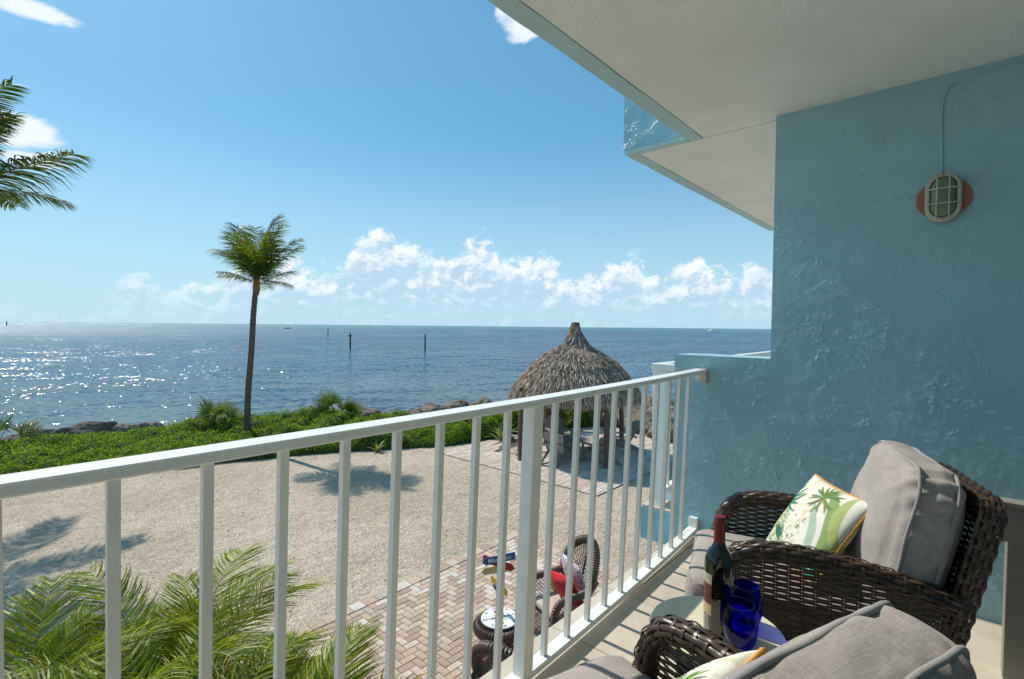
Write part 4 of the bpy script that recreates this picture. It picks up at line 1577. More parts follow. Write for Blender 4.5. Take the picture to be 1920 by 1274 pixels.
def botanical(A, B, seed=2):
    """printed leaves: returns rgb for each grid vertex"""
    rs = np.random.default_rng(seed)
    U, V = A, B
    base = np.zeros(A.shape + (3,))
    base[:] = (0.66, 0.65, 0.57)

    def lay(mask, col):
        nonlocal base
        m_ = np.clip(mask, 0, 1)[..., None]
        base = base * (1 - m_) + np.array(col) * m_

    def stroke(x0, y0, x1, y1, w, col, bend=0.0, soft=0.012):
        t = np.linspace(0, 1, 26)
        nx_, ny_ = -(y1 - y0), (x1 - x0)
        px_ = x0 + (x1 - x0) * t + nx_ * bend * np.sin(math.pi * t)
        py_ = y0 + (y1 - y0) * t + ny_ * bend * np.sin(math.pi * t)
        ww = w * np.sin(math.pi * np.clip(t * 0.95 + 0.05, 0, 1)) ** 0.6
        best = np.full(U.shape, -9.0)
        for a, b_, c in zip(px_, py_, ww):
            best = np.maximum(best, c - np.hypot(U - a, V - b_))
        lay(best / soft + 0.5, col)
    # pale lace of ochre dots
    d = fbm(U * 9, V * 9, 3, 5)
    lay(np.where((d > 0.56) & (U > -0.2), 0.55, 0), (0.50, 0.47, 0.30))
    # broad sage ribbons
    stroke(-0.95, -1.0, -0.15, 0.9, 0.17, (0.22, 0.33, 0.12), 0.12)
    stroke(-0.62, -1.0, 0.05, 0.45, 0.10, (0.34, 0.45, 0.36), 0.12)
    stroke(-0.98, -0.2, -0.7, 1.0, 0.12, (0.35, 0.42, 0.16), -0.1)
    stroke(0.15, -1.0, 0.75, 0.15, 0.30, (0.25, 0.36, 0.22), -0.18)
    stroke(0.45, -0.9, 0.85, -0.1, 0.16, (0.36, 0.42, 0.20), -0.1)
    # fern dots
    for k in range(230):
        a = rs.uniform(-0.1, 0.95)
        b_ = rs.uniform(-1.0, 0.0)
        stroke(a, b_, a + rs.uniform(-.06, .06), b_ + rs.uniform(.02, .1), 0.014, (0.72, 0.72, 0.6) if k % 3 else (0.05, 0.14, 0.08), 0, 0.01)
    # dark spiky fronds
    for cx, cy, a0, a1, ln, col in ((-0.15, 0.62, 10, 170, 0.45, (0.10, 0.17, 0.05)), (-0.1, 0.6, 190, 350, 0.42, (0.13, 0.20, 0.07)), (0.95, 0.2, 110, 200, 0.6, (0.03, 0.16, 0.10)),
                                    (-0.95, -0.95, 30, 110, 0.45, (0.02, 0.2, 0.12)), (0.55, -0.65, 60, 200, 0.3, (0.03, 0.12, 0.07))):
        for a in np.linspace(a0, a1, 9):
            an = R(a + rs.uniform(-6, 6))
            l_ = ln * rs.uniform(.75, 1.1)
            stroke(cx, cy, cx + l_ * math.cos(an), cy + l_ * math.sin(an), 0.035, tuple(c * rs.uniform(.8, 1.4) for c in col), rs.uniform(-.15, .15))
    return base


def make_pillow():
    mb, A, B = pillow_mesh(0.185, 0.062, 130)
    me = mb.mesh('print_pillow', None, True)
    col = botanical(A, B)
    c2 = np.concatenate([col.reshape(-1, 3), col[::-1].reshape(-1, 3)])
    at = me.color_attributes.new('print', 'FLOAT_COLOR', 'POINT')
    at.data.foreach_set('color', np.concatenate([c2, np.ones((len(c2), 1))], 1).astype(np.float32).ravel())
    m, T, b, o = M_new('botanical_print_cotton')
    a = T.n('ShaderNodeAttribute', attribute_name='print')
    T.put(b.inputs['Base Color'], a.outputs['Color'])
    b.inputs['Roughness'].default_value = 0.85
    b.inputs['Specular IOR Level'].default_value = 0.2
    bump(T, b, T.noise(objco(T), 320, 2, 0.5), 0.2, 0.001)
    me.materials.append(m)
    return me


pil_me = make_pillow()


def cord_mesh(h=0.185):
    t = np.linspace(0, 1, 90, endpoint=False)
    pts = []
    for (a, b_) in (((-1, -1), (1, -1)), ((1, -1), (1, 1)), ((1, 1), (-1, 1)), ((-1, 1), (-1, -1))):
        for q in t:
            x = a[0] + (b_[0] - a[0]) * q
            y = a[1] + (b_[1] - a[1]) * q
            px_ = x * h * (1 - 0.07 * (1 - y * y) * abs(x) ** 3)
            py_ = y * h * (1 - 0.07 * (1 - x * x) * abs(y) ** 3)
            pts.append((px_, py_, 0))
    pts = np.array(pts)
    T, N, B = frames(pts, True)
    L = np.cumsum(np.linalg.norm(np.diff(np.vstack([pts, pts[:1]]), axis=0), axis=1))
    turns = round(L[-1] / 0.018)
    mb = MB()
    for ph in (0, math.pi):
        a = 2 * math.pi * turns * L / L[-1] + ph
        q = pts + 0.0032 * (np.cos(a)[:, None] * N + np.sin(a)[:, None] * B)
        mb.tube(q, 0.0042, 6, closed=True)
    return mb.mesh('cord', M['cord'], True)


cord_me = cord_mesh()


def pillow(loc, rot, label):
    t = empty('throw_pillow', loc, 0, label, 'pillow', 'leaf print pillows on the armchairs')
    t.rotation_euler = rot
    t.scale = (0.92,) * 3
    put(bpy.data.objects.new('cover', pil_me), t)
    put(bpy.data.objects.new('cord_trim', cord_me), t)
    return t


def chair_point(C, A, x, y, z):
    return (C[0] + x * math.cos(A) - y * math.sin(A), C[1] + x * math.sin(A) + y * math.cos(A), FZ + z)


def pil_rot(yaw, tilt):
    return (R(90) + tilt, 0, yaw)


p1_ = pillow(chair_point(FAR_C, FAR_A, 0.01, -0.03, 0.60), pil_rot(FAR_A + 0.40, 0.61), 'green leaf print pillow with gold cord leaning on the far armchair cushion')
p2_ = pillow(chair_point(NEAR_C, NEAR_A, 0.05, 0.012, 0.555), pil_rot(NEAR_A + 0.2, 0.65), 'green leaf print pillow half hidden behind the near armchair cushion at the lower frame edge')

# ------------------------------------------------------------------ side table, bottle, glasses
TX, TY, TZ = 1.375, 0.475, 0.50
st = empty('side_table', (TX, TY, FZ), 0, 'small round cream topped side table between the two armchairs', 'table')
MB().lathe([(0.001, TZ - 0.022), (0.168, TZ - 0.022), (0.175, TZ - 0.016), (0.176, TZ - 0.006), (0.172, TZ), (0.001, TZ)], 56).build('table_top', M['tabletop'], st, True, sharp=35)
MB().lathe([(0.150, TZ - 0.045), (0.155, TZ - 0.0225), (0.145, TZ - 0.0225)], 40).build('apron_ring', M['frame'], st, True)
for k in range(3):
    a = R(40 + 120 * k)
    MB().tube(spline([(0.14 * math.cos(a), 0.14 * math.sin(a), TZ - 0.03), (0.10 * math.cos(a), 0.10 * math.sin(a), 0.25), (0.16 * math.cos(a), 0.16 * math.sin(a), 0.0)], 14), 0.009, 8).build('leg', M['frame'], st, True)

bt = empty('wine_bottle', (1.372, 0.470, FZ + TZ), 0, 'dark wine bottle with burgundy foil neck standing on the side table', 'bottle')
prof = [(0.001, 0.0), (0.033, 0.0), (0.037, 0.006), (0.037, 0.185), (0.0355, 0.200), (0.029, 0.218), (0.019, 0.232), (0.0145, 0.245), (0.0138, 0.252)]
MB().lathe(spline([(a, b_) for a, b_ in prof], 40) if False else prof, 36).build('glass_body', M['bottle'], bt, True)
MB().lathe([(0.0142, 0.245), (0.0146, 0.25), (0.0142, 0.292), (0.0155, 0.294), (0.0155, 0.304), (0.0145, 0.307), (0.0145, 0.312), (0.013, 0.315), (0.001, 0.3155)], 28).build('foil_capsule', M['capsule'], bt, True, sharp=40)
m, T, b, o = M_new('wine_label_paper')
v = objco(T)
zz = T.xyz(v)[2]
c = T.ramp(T.mapr(zz, 0.05, 0.165, 0, 1, 'LINEAR'), [(0, (0.5, 0.42, 0.2)), (0.28, (0.5, 0.42, 0.2)), (0.29, (0.12, 0.02, 0.02)), (0.75, (0.12, 0.02, 0.02)), (0.76, (0.42, 0.38, 0.28)), (1, (0.42, 0.38, 0.28))], 'CONSTANT')
lines = T.m('GREATER_THAN', T.noise(T.vm('MULTIPLY', v, (60, 60, 420)), 1.0, 2, 0.5), 0.57)
T.put(b.inputs['Base Color'], T.mix(T.m('MULTIPLY', lines, 0.5), c, (0.25, 0.13, 0.08, 1)))
b.inputs['Roughness'].default_value = 0.6
M['label'] = m
for a0, a1 in ((70, 172), (250, 352)):
    mb = MB()
    aa = np.radians(np.linspace(a0, a1, 20))
    P = np.stack([np.stack([0.0374 * np.cos(aa), 0.0374 * np.sin(aa), np.full(20, z)], -1) for z in np.linspace(0.055, 0.165, 4)], 0)
    mb.grid(P)
    mb.build('paper_label', M['label'], bt, True)


def glass(x, y, label):
    t = empty('stemless_glass', (x, y, FZ + TZ), 0, label, 'glass', 'blue stemless glasses on the side table')
    outer = [(0.001, 0.0), (0.020, 0.0), (0.030, 0.006), (0.039, 0.022), (0.0435, 0.045), (0.0425, 0.07), (0.038, 0.095), (0.0335, 0.112)]
    inner = [(0.0320, 0.112), (0.0365, 0.094), (0.0408, 0.07), (0.0417, 0.046), (0.0372, 0.026), (0.028, 0.013), (0.015, 0.009), (0.001, 0.0085)]
    MB().lathe(spline(outer, 26).tolist() + spline(inner, 26).tolist(), 40).build('bowl', M['cobalt'], t, True)
    return t


glass(1.345, 0.405, 'cobalt blue stemless glass in front of the wine bottle, nearer the camera')
glass(1.455, 0.425, 'cobalt blue stemless glass behind the nearer one, beside the far armchair')

# ------------------------------------------------------------------ grey table at the right frame edge
gt = empty('grey_table', (2.62, -0.5, FZ), 0, 'warm grey painted table with square leg by the wall at the right frame edge', 'table')
MB().bbox((-0.015, -0.60, 0.535), (0.02, 0.378, 0.672), 0.003).build('apron', M['grey_paint'], gt)
MB().bbox((-0.03, -0.62, 0.6725), (0.035, 0.385, 0.69), 0.003).build('table_top', M['grey_paint'], gt)
for y in (0.325, -0.5):
    MB().bbox((0.022, y - .045, 0), (0.11, y + .025, 0.6715), 0.003).build('leg', M['grey_paint'], gt)

# ------------------------------------------------------------------ paved patio below the balcony
patio = empty('patio', (5, 4, 0), 0, 'herringbone patio of tumbled beige pavers beside the gravel', 'patio')
patio['kind'] = 'structure'
del patio['category']
PX1, PY1 = 7.25, 6.42
re_parent(MB().box((1.5, -1.5, -0.05), (PX1, PY1, 0.018)).build('joint_bed', M['joint']), patio)
BL, BW = 0.2, 0.1
pv = []
J = 0.003
# border course along the two outer edges
x = 1.5
while x < PX1 - 0.01:
    pv.append((x + 0.1, PY1 - 0.1, BL, BL * 0.98, 0))
    x += BL
y = PY1 - 0.2
while y > -1.4:
    pv.append((PX1 - 0.1, y - 0.1, BL, BL, 0))
    y -= BL
# 90 degree herringbone inside
x1l, y1l = PX1 - 0.205, PY1 - 0.205
for a in range(-60, 90):
    for b_ in range(-60, 90):
        for kind in (0, 1):
            ox = a * BW + b_ * BW
            oy = a * BW - b_ * BW
            # unit cell: steps (W,W) and (2W,-2W)
            ox = a * BW + b_ * 2 * BW
            oy = a * BW - b_ * 2 * BW
            if kind == 0:
                x0, y0, x1, y1 = ox, oy, ox + BL, oy + BW
            else:
                x0, y0, x1, y1 = ox + BL, oy, ox + BL + BW, oy + BL
                x0, y0, x1, y1 = ox, oy + BW, ox + BW, oy + BW + BL
            x0 += 1.5
            x1 += 1.5
            x0c, x1c, y0c, y1c = max(x0, 1.5), min(x1, x1l), max(y0, -1.4), min(y1, y1l)
            if x1c - x0c < 0.03 or y1c - y0c < 0.03:
                continue
            pv.append(((x0c + x1c) / 2, (y0c + y1c) / 2, x1c - x0c, y1c - y0c, 1))


def proj(P):
    v = Vector(P) - Vector((0, 0, EYE))
    z = v.dot(fw)
    return (960 + FPX * v.dot(rr) / max(z, .01), 637 - FPX * v.dot(uu) / max(z, .01), z)


def in_view(p):
    x, y, z = proj(p)
    return z > 0.1 and -10 < x < 1930 and -10 < y < 1284


seen = [p for p in pv if in_view((p[0], p[1], 0.04)) and not (p[1] < 1.35 * (1 + (0.0)) and False)]
# what the balcony slab hides from the camera is not among the largest seen


def hidden_by_slab(p):
    # ray from camera to the paver crosses floor level at:
    t = (EYE - FZ) / EYE
    return p[1] * t < 1.31 and -2 < p[0] * t < WX


seen = [p for p in seen if not hidden_by_slab(p)]
seen.sort(key=lambda p: proj((p[0], p[1], 0.04))[2])
single = set(id(p) for p in seen[:300])
bm_cache = {}
rest = MB()
for p in pv:
    cx, cy, w, d_, kd = p
    dz = random.uniform(-.002, .002)
    w, d_ = round(w - 2 * J, 3), round(d_ - 2 * J, 3)
    if id(p) in single:
        if (w, d_) not in bm_cache:
            bm_cache[(w, d_)] = MB().bbox((-w / 2, -d_ / 2, -0.012), (w / 2, d_ / 2, 0.012), 0.004).mesh('brick', M['brick'])
        o = bpy.data.objects.new('brick', bm_cache[(w, d_)])
        o.location = (cx, cy, 0.017 + dz)
        o.rotation_euler = (random.uniform(-.008, .008), random.uniform(-.008, .008), random.uniform(-.006, .006))
        put(o)
        re_parent(o, patio)
    else:
        if kd == 1 and hidden_by_slab(p) and cy < 0.5:
            continue
        rest.bbox((cx - w / 2, cy - d_ / 2, 0.005 + dz), (cx + w / 2, cy + d_ / 2, 0.029 + dz), 0.004)
re_parent(rest.build('more_bricks', M['brick_many'], kind='stuff'), patio)

# ------------------------------------------------------------------ thatched hut on its plank-paver terrace
terrace = empty('terrace', (13, 9, 0), 0)
terrace['label'] = 'pale plank paver terrace under the thatched hut'
terrace['kind'] = 'structure'
re_parent(MB().box((10.2, 6.35, -0.05), (19.3, 12.2, 0.02)).build('joint_bed', M['joint']), terrace)
mb = MB()
y = 6.35
ri = 0
while y < 12.15:
    x = 10.2 - random.random() * 0.5
    while x < 19.3:
        L_ = random.choice((0.4, 0.6, 0.8))
        a, b_ = max(x, 10.2), min(x + L_, 19.3)
        if b_ - a > 0.05:
            dz = random.uniform(-.003, .003)
            mb.bbox((a + .003, y + .003, 0.005 + dz), (b_ - .003, y + 0.097, 0.032 + dz), 0.005)
        x += L_
    y += 0.1
re_parent(mb.build('plank_pavers', M['deck'], kind='stuff'), terrace)

hut = empty('thatched_hut', (13.13, 9.07, 0), 0, 'round thatched palm leaf hut on four wooden poles by the sea', 'hut')
HP = [(0.11, 4.15), (0.13, 4.00), (0.19, 3.80), (0.30, 3.58), (0.44, 3.42), (0.66, 3.30), (0.94, 3.16), (1.32, 2.90), (1.62, 2.60), (1.82, 2.36), (1.96, 2.12), (2.04, 1.95)]
HP = [(a * (0.95 if b_ > 2.2 else 0.97), b_) for a, b_ in HP]
prof_r = np.array([p[0] for p in HP])
prof_z = np.array([p[1] for p in HP])
core = [(r_ * 0.965, z_ - 0.03) for r_, z_ in HP]
cp = MB()
cp.lathe([(0.001, 4.12)] + core + [(1.93, 1.97), (1.7, 2.2), (0.6, 3.1), (0.001, 3.3)], 40)
cp.build('thatch_base', M['thatch_core'], hut, True)
seg = np.concatenate([[0], np.cumsum(np.hypot(np.diff(prof_r), np.diff(prof_z)))])
nbld = 42000
mb = MB()
Vs = []
wts = np.interp(np.linspace(0, seg[-1], 400), seg, prof_r)
cum = np.cumsum(wts)
cum /= cum[-1]
sv = np.interp(rng.random(nbld), cum, np.linspace(0, seg[-1], 400))
fringe = rng.random(nbld) < 0.13
sv = np.where(fringe, seg[-1] - 0.02 - 0.1 * rng.random(nbld), sv)
th = rng.random(nbld) * 2 * math.pi
lump = fbm(np.cos(th) * 3 + 8, np.sin(th) * 3 + sv * 3.2 + 8, 3, 71) - 0.5
rad_ = np.interp(sv, seg, prof_r)
zz_ = np.interp(sv, seg, prof_z)
e = 0.02
tr = np.interp(np.minimum(sv + e, seg[-1]), seg, prof_r) - np.interp(np.maximum(sv - e, 0), seg, prof_r)
tz = np.interp(np.minimum(sv + e, seg[-1]), seg, prof_z) - np.interp(np.maximum(sv - e, 0), seg, prof_z)
tn = np.hypot(tr, tz)
tr /= tn
tz /= tn
lift = 0.02 + 0.05 * rng.random(nbld) + 0.10 * lump
L_ = (0.10 + 0.17 * rng.random(nbld)) * np.where(fringe, 1.15, 1)
ct, sn = np.cos(th), np.sin(th)
rdir = np.stack([ct, sn, 0 * ct], -1)
tdir = np.stack([ct * tr, sn * tr, tz], -1)
ndir = np.stack([-ct * tz, -sn * tz, tr], -1)
wdir = np.stack([-sn, ct, 0 * ct], -1)
P0 = rdir * rad_[:, None] + np.array([0, 0, 1.0]) * zz_[:, None] + ndir * (lift - 0.03)[:, None]
droop = np.where(fringe, 0.9, 0.15 + 0.2 * rng.random(nbld))
dirv = tdir + wdir * rng.normal(0, 0.22, nbld)[:, None] + ndir * rng.normal(0.10, 0.22, nbld)[:, None]
dirv[:, 2] -= droop
dirv /= np.linalg.norm(dirv, axis=1)[:, None]
w_ = (0.005 + 0.009 * rng.random(nbld))[:, None]
tw = wdir * np.cos(a_ := rng.normal(0, 0.6, nbld))[:, None] + ndir * np.sin(a_)[:, None]
Pm = P0 + dirv * L_[:, None] * 0.55 + ndir * 0.01
P2 = P0 + dirv * L_[:, None] + np.array([0, 0, -1.0]) * (0.03 * rng.random(nbld))[:, None]
V = np.stack([P0 - tw * w_, P0 + tw * w_, Pm + tw * w_ * .9, Pm - tw * w_ * .9, P2 + tw * w_ * .15, P2 - tw * w_ * .15], 1).reshape(-1, 3)
F = []
for i in range(nbld):
    k = 6 * i
    F.append((k, k + 1, k + 2, k + 3))
    F.append((k + 3, k + 2, k + 4, k + 5))
mb.add(V, F)
mb.build('thatch', M['thatch'], hut, kind='stuff')
MB().lathe([(0.12, 4.02), (0.135, 4.08), (0.13, 4.17), (0.10, 4.19), (0.001, 4.18)], 18).build('peak_cap', M['thatch_core'], hut, True)
for (ax_, ay_) in ((12.38, 7.41), (11.3, 9.75), (13.86, 10.73), (14.94, 8.39)):
    lx, ly = ax_ - 13.13, ay_ - 9.07
    mb = MB().tube([(lx, ly, 0.02), (lx * 1.0, ly + .01, 0.9), (lx * .97, ly * .97, 1.7), (lx * .90, ly * .90, 2.2)], [0.085, 0.078, 0.074, 0.07], 12)
    mb.build('pole', M['post_wood'], hut, True)
for a0 in range(4):
    pa = [(12.38, 7.41), (14.94, 8.39), (13.86, 10.73), (11.3, 9.75)]
    p, q = pa[a0], pa[(a0 + 1) % 4]
    MB().tube([(p[0] - 13.13, p[1] - 9.07, 2.16), (q[0] - 13.13, q[1] - 9.07, 2.16)], 0.05, 8).build('beam', M['post_wood'], hut, True)

# Adirondack chairs


def plank(mb, pts, w, th_, side):
    """plank along polyline pts, width w along side, thickness th"""
    pts = np.asarray(pts, float)
    side = np.asarray(side, float)
    T = np.gradient(pts, axis=0)
    T /= np.linalg.norm(T, axis=1)[:, None]
    N = np.cross(T, side)
    N /= np.linalg.norm(N, axis=1)[:, None]
    S = side / np.linalg.norm(side)
    P = np.stack([pts - S * w / 2 - N * th_ / 2, pts + S * w / 2 - N * th_ / 2, pts + S * w / 2 + N * th_ / 2, pts - S * w / 2 + N * th_ / 2], 1)
    base = mb.nv
    mb.grid(P, closed_v=True)
    m_ = len(pts)
    mb.f.append((base + 3, base + 2, base + 1, base))
    mb.f.append(tuple(base + (m_ - 1) * 4 + k for k in range(4)))
    return mb


def adirondack(label):
    t = empty('adirondack_chair', (0, 0, 0), 0, label, 'chair', 'grey wooden chairs under the thatched hut')
    G = M['grey_wood']
    for s in (-1, 1):
        plank(MB(), [(s * .27, .40, .36), (s * .27, .1, .30), (s * .27, -.25, .20), (s * .27, -.62, .04)], .03, .13, (0, .15, 1)).build('side_rail', G, t) if False else None
        mb = MB()
        mb.prism([(0.42, 0.24), (0.42, 0.37), (0.1, 0.35), (-0.3, 0.22), (-0.66, 0.04), (-0.66, 0.0), (-0.52, 0.0), (-0.2, 0.13), (0.1, 0.23)], 0, 0.025,
                 Matrix(((0, 0, 1, s * .27 - .0125), (1, 0, 0, 0), (0, 1, 0, 0), (0, 0, 0, 1))))
        mb.build('side_rail', G, t)
        MB().box((s * .30 - .0125, .33, 0), (s * .30 + .0125, .43, .545)).build('front_leg', G, t)
        mb = MB().prism([(s * .24, .50), (s * .39, .50), (s * .39, .0), (s * .32, -.36), (s * .27, -.36), (s * .25, 0)] if s > 0 else [(s * .24, .50), (s * .25, 0), (s * .27, -.36), (s * .32, -.36), (s * .39, .0), (s * .39, .50)], .546, .57)
        mb.build('arm', G, t)
    for k in range(5):
        y = .38 - k * .105
        z = float(np.interp(y, [-.1, .1, .42], [.30, .355, .378]))
        MB().box((-.30, y - .045, z), (.30, y + .045, z + .02)).build('seat_slat', G, t)
    for k in range(7):
        x0 = (k - 3) * .075
        x1 = (k - 3) * .098
        L_ = 0.78 - 0.018 * (k - 3) ** 2
        tl = R(26)
        plank(MB(), [(x0, -.10, .28), ((x0 + x1) / 2, -.10 - math.sin(tl) * L_ * .5, .28 + math.cos(tl) * L_ * .5), (x1, -.10 - math.sin(tl) * L_, .28 + math.cos(tl) * L_)], .078, .018, (1, 0, 0)).build('back_slat', G, t)
    MB().box((-.33, -.33, .50), (.33, -.305, .56)).build('back_brace', G, t)
    return t


def face(o, loc, target):
    o.location = (*loc, 0.032)
    o.rotation_euler.z = math.atan2(target[1] - loc[1], target[0] - loc[0]) - math.pi / 2


ad0 = adirondack('grey wooden lounge chair farthest under the hut, its tall back before the hedge')
face(ad0, (13.55, 10.0), (12.9, 8.8))
spots = [((12.05, 10.55), (12.9, 9.0), 'grey wooden lounge chair leftmost under the hut, its arm beside the thin pole'),
         ((12.0, 8.9), (13.2, 9.2), 'grey wooden lounge chair at the left of the hut seen from behind'),
         ((12.75, 7.9), (13.0, 9.0), 'grey wooden lounge chair just left of the nearest hut pole, back towards the camera'),
         ((14.35, 8.0), (13.3, 9.0), 'grey wooden lounge chair at the right of the hut by the dark pole')]
for loc, tg, lab in spots:
    o = copy_tree(ad0)
    o['label'] = lab
    face(o, loc, tg)
ft = empty('fire_table', (13.0, 9.15, 0.032), 0, 'low round grey wooden table in the middle of the lounge chairs', 'table')
MB().lathe([(0.001, .40), (.42, .40), (.42, .43), (.001, .43)], 24).build('table_top', M['grey_wood'], ft)
for k in range(4):
    a = R(45 + 90 * k)
    MB().box((.3 * math.cos(a) - .03, .3 * math.sin(a) - .03, 0), (.3 * math.cos(a) + .03, .3 * math.sin(a) + .03, .40)).build('leg', M['grey_wood'], ft)

# ------------------------------------------------------------------ palms


def frond_mesh(name, L, droop, leaf_len, leaf_w, nleaf, mats, seed=0, vee=35, hang=0.5, petiole=0.15, twist=0.0, tip=0.35, segs=3, comb_=0.9):
    """feather frond growing along +X, arching down under its weight. Two meshes: midrib and leaflets."""
    rs = np.random.default_rng(seed)
    n = 30
    t = np.linspace(0, 1, n)
    ang = -droop * t ** 1.6
    dxs = np.cos(ang) * L / (n - 1)
    dzs = np.sin(ang) * L / (n - 1)
    X_ = np.concatenate([[0], np.cumsum(dxs[:-1])])
    Z_ = np.concatenate([[0], np.cumsum(dzs[:-1])])
    side = 0.04 * L * np.sin(t * 2.2 + seed)
    P = np.stack([X_, side, Z_], -1)
    rib = MB().tube(P, np.interp(t, [0, .1, 1], [0.022, 0.013, 0.002]) * (L / 2.2), 6)
    lf = MB()
    T = np.gradient(P, axis=0)
    T /= np.linalg.norm(T, axis=1)[:, None]
    for sgn in (-1, 1):
        for k in range(nleaf):
            q = petiole + (1 - petiole) * (k + rs.random() * 0.5) / nleaf
            q = min(q, 0.995)
            i = q * (n - 1)
            p = np.array([np.interp(i, range(n), P[:, c]) for c in range(3)])
            tv = np.array([np.interp(i, range(n), T[:, c]) for c in range(3)])
            sd = np.cross(tv, (0, 0, 1.0))
            sd /= np.linalg.norm(sd)
            up = np.cross(sd, tv)
            qq = (q - petiole) / (1 - petiole)
            prof_ = (math.sin(math.pi * (0.12 + 0.80 * qq)) ** 0.6)
            ll = leaf_len * max(tip * (1 if qq > .5 else .8), prof_) * rs.uniform(0.85, 1.1)
            fwd = comb_ * (0.35 + 0.9 * qq)
            d = sd * sgn + tv * fwd + up * math.tan(R(vee + rs.uniform(-14, 14))) * (1 - 0.3 * qq)
            d += rs.normal(0, 0.07, 3)
            d /= np.linalg.norm(d)
            c = p.copy()
            w0 = leaf_w * (0.8 + 0.4 * rs.random()) * (0.6 + 0.4 * prof_)
            pts_ = [c.copy()]
            dd = d.copy()
            hg = hang * rs.uniform(0.5, 1.4)
            for s_ in range(segs):
                c = c + dd * ll / segs
                pts_.append(c.copy())
                dd = dd + np.array([0, 0, -hg]) * (s_ + 1) / segs
                dd /= np.linalg.norm(dd)
            pts_ = np.array(pts_)
            wv = np.cross(d, up * 0.8 + rs.normal(0, 0.25, 3))
            wv /= np.linalg.norm(wv) + 1e-9
            ws = w0 * np.array([0.55, 1.0, 0.75, 0.12][:segs + 1] if segs == 3 else np.linspace(1, .1, segs + 1))
            lf.grid(np.stack([pts_ - wv * ws[:, None] / 2, pts_ + wv * ws[:, None] / 2], 1))
    return rib.mesh(name + '_rib', mats[1], True), lf.mesh(name, mats[0], False)


def add_frond(root, meshes, loc, yaw, pitch, roll=0.0, scale=1.0):
    """frond part = the leaflets, with its midrib as a sub-part"""
    o = bpy.data.objects.new('frond', meshes[1])
    o.location = loc
    o.rotation_mode = 'QUATERNION'
    q = Quaternion((0, 0, 1), yaw) @ Quaternion((0, 1, 0), -pitch) @ Quaternion((1, 0, 0), roll)
    o.rotation_quaternion = q
    o.scale = (scale,) * 3
    put(o, root)
    rb = bpy.data.objects.new('midrib', meshes[0])
    put(rb, o)
    return o


cam_right = math.atan2(r0.y, r0.x)      # azimuth of image-right in the world
# coconut palm in the hedge
pc = empty('coconut_palm', (6.44, 17.55, 0), 0, 'young coconut palm with slim leaning trunk growing out of the hedge against the sky', 'palm tree')
tr_pts = spline([(0, 0, -0.1), (0.02, 0.0, 0.7), (0.06, 0, 1.8), (0.17, 0, 3.2), (0.23, 0, 4.3), (0.30, 0, 5.1), (0.34, 0, 5.45)], 170)
rad = np.interp(tr_pts[:, 2], [-.1, .3, 1.2, 4.5, 5.0, 5.45], [0.155, 0.125, 0.098, 0.088, 0.085, 0.08]) * (1 + 0.05 * np.sin(tr_pts[:, 2] * 44) + 0.03 * np.sin(tr_pts[:, 2] * 17.3))
MB().tube(tr_pts, rad, 14).build('trunk', M['bark'], pc, True)
top = Vector((0.34, 0, 5.35))
mb = MB()
mb.tube([(0.315, 0, 5.0), (0.33, 0, 5.2), (0.335, 0, 5.45), (0.35, 0, 5.8), (0.36, 0, 6.1)], [0.088, 0.115, 0.10, 0.07, 0.03], 12)
mb.build('crown_base', M['sheath'], pc, True)
coco = [frond_mesh('coconut_frond', 2.05, 0.35 + 0.2 * k, 0.80, 0.030, 56, (M['palm_dark' if k == 1 else 'palm'], M['rachis']), 20 + k, 6, 1.25, 0.14, comb_=0.6) for k in range(3)]
fr = [(4, 50, 10, 1.05), (24, 62, 0, 1.1), (176, 52, -10, 1.05), (160, 64, 0, 1.1), (80, 70, 0, .95), (110, 82, 20, 1.25), (10, 76, 0, 1.2), (170, 78, 0, 1.15), (-75, 60, 0, .85), (-110, 72, 0, .9), (50, 86, -20, 1.3), (200, 74, 0, .95), (-25, 72, 0, .95), (262, 50, 0, .8), (95, 50, 0, .85), (-8, 26, 0, .74), (186, 28, 0, .7), (35, 12, 0, .62), (215, 14, 0, .6), (-55, 10, 0, .66), (100, 14, 0, .6)]
for k, (a, p, rl, s) in enumerate(fr):
    add_frond(pc, coco[k % 3], (top.x, top.y, 5.35 + 0.03 * (k % 5)), cam_right + R(a), R(p), R(rl), s * 0.90)

# second coconut palm whose fronds reach in at the left frame edge
pl = empty('coconut_palm', (-0.35, 17.9, 0), 0, 'larger coconut palm reaching in from the left frame edge, only its fronds showing', 'palm tree')
tr_pts = spline([(-1.4, 0, -0.1), (-1.25, 0, 1.5), (-0.9, 0, 3.6), (-0.5, 0, 5.4), (-0.36, 0, 6.3)], 150)
MB().tube(tr_pts, np.interp(tr_pts[:, 2], [0, 1, 6.3], [0.2, 0.15, 0.12]) * (1 + 0.04 * np.sin(tr_pts[:, 2] * 40)), 14).build('trunk', M['bark'], pl, True)
MB().tube([(-.38, 0, 6.1), (-.36, 0, 6.4), (-.35, 0, 6.8), (-.35, 0, 7.2)], [0.12, 0.17, 0.12, 0.03], 12).build('crown_base', M['sheath'], pl, True)
coco2 = [frond_mesh('coconut_frond', 4.4, 0.22 + 0.38 * k, 0.90, 0.050, 100, (M['palm_dark'], M['rachis']), 40 + k, 2, 1.35, 0.2, comb_=0.6) for k in range(3)]
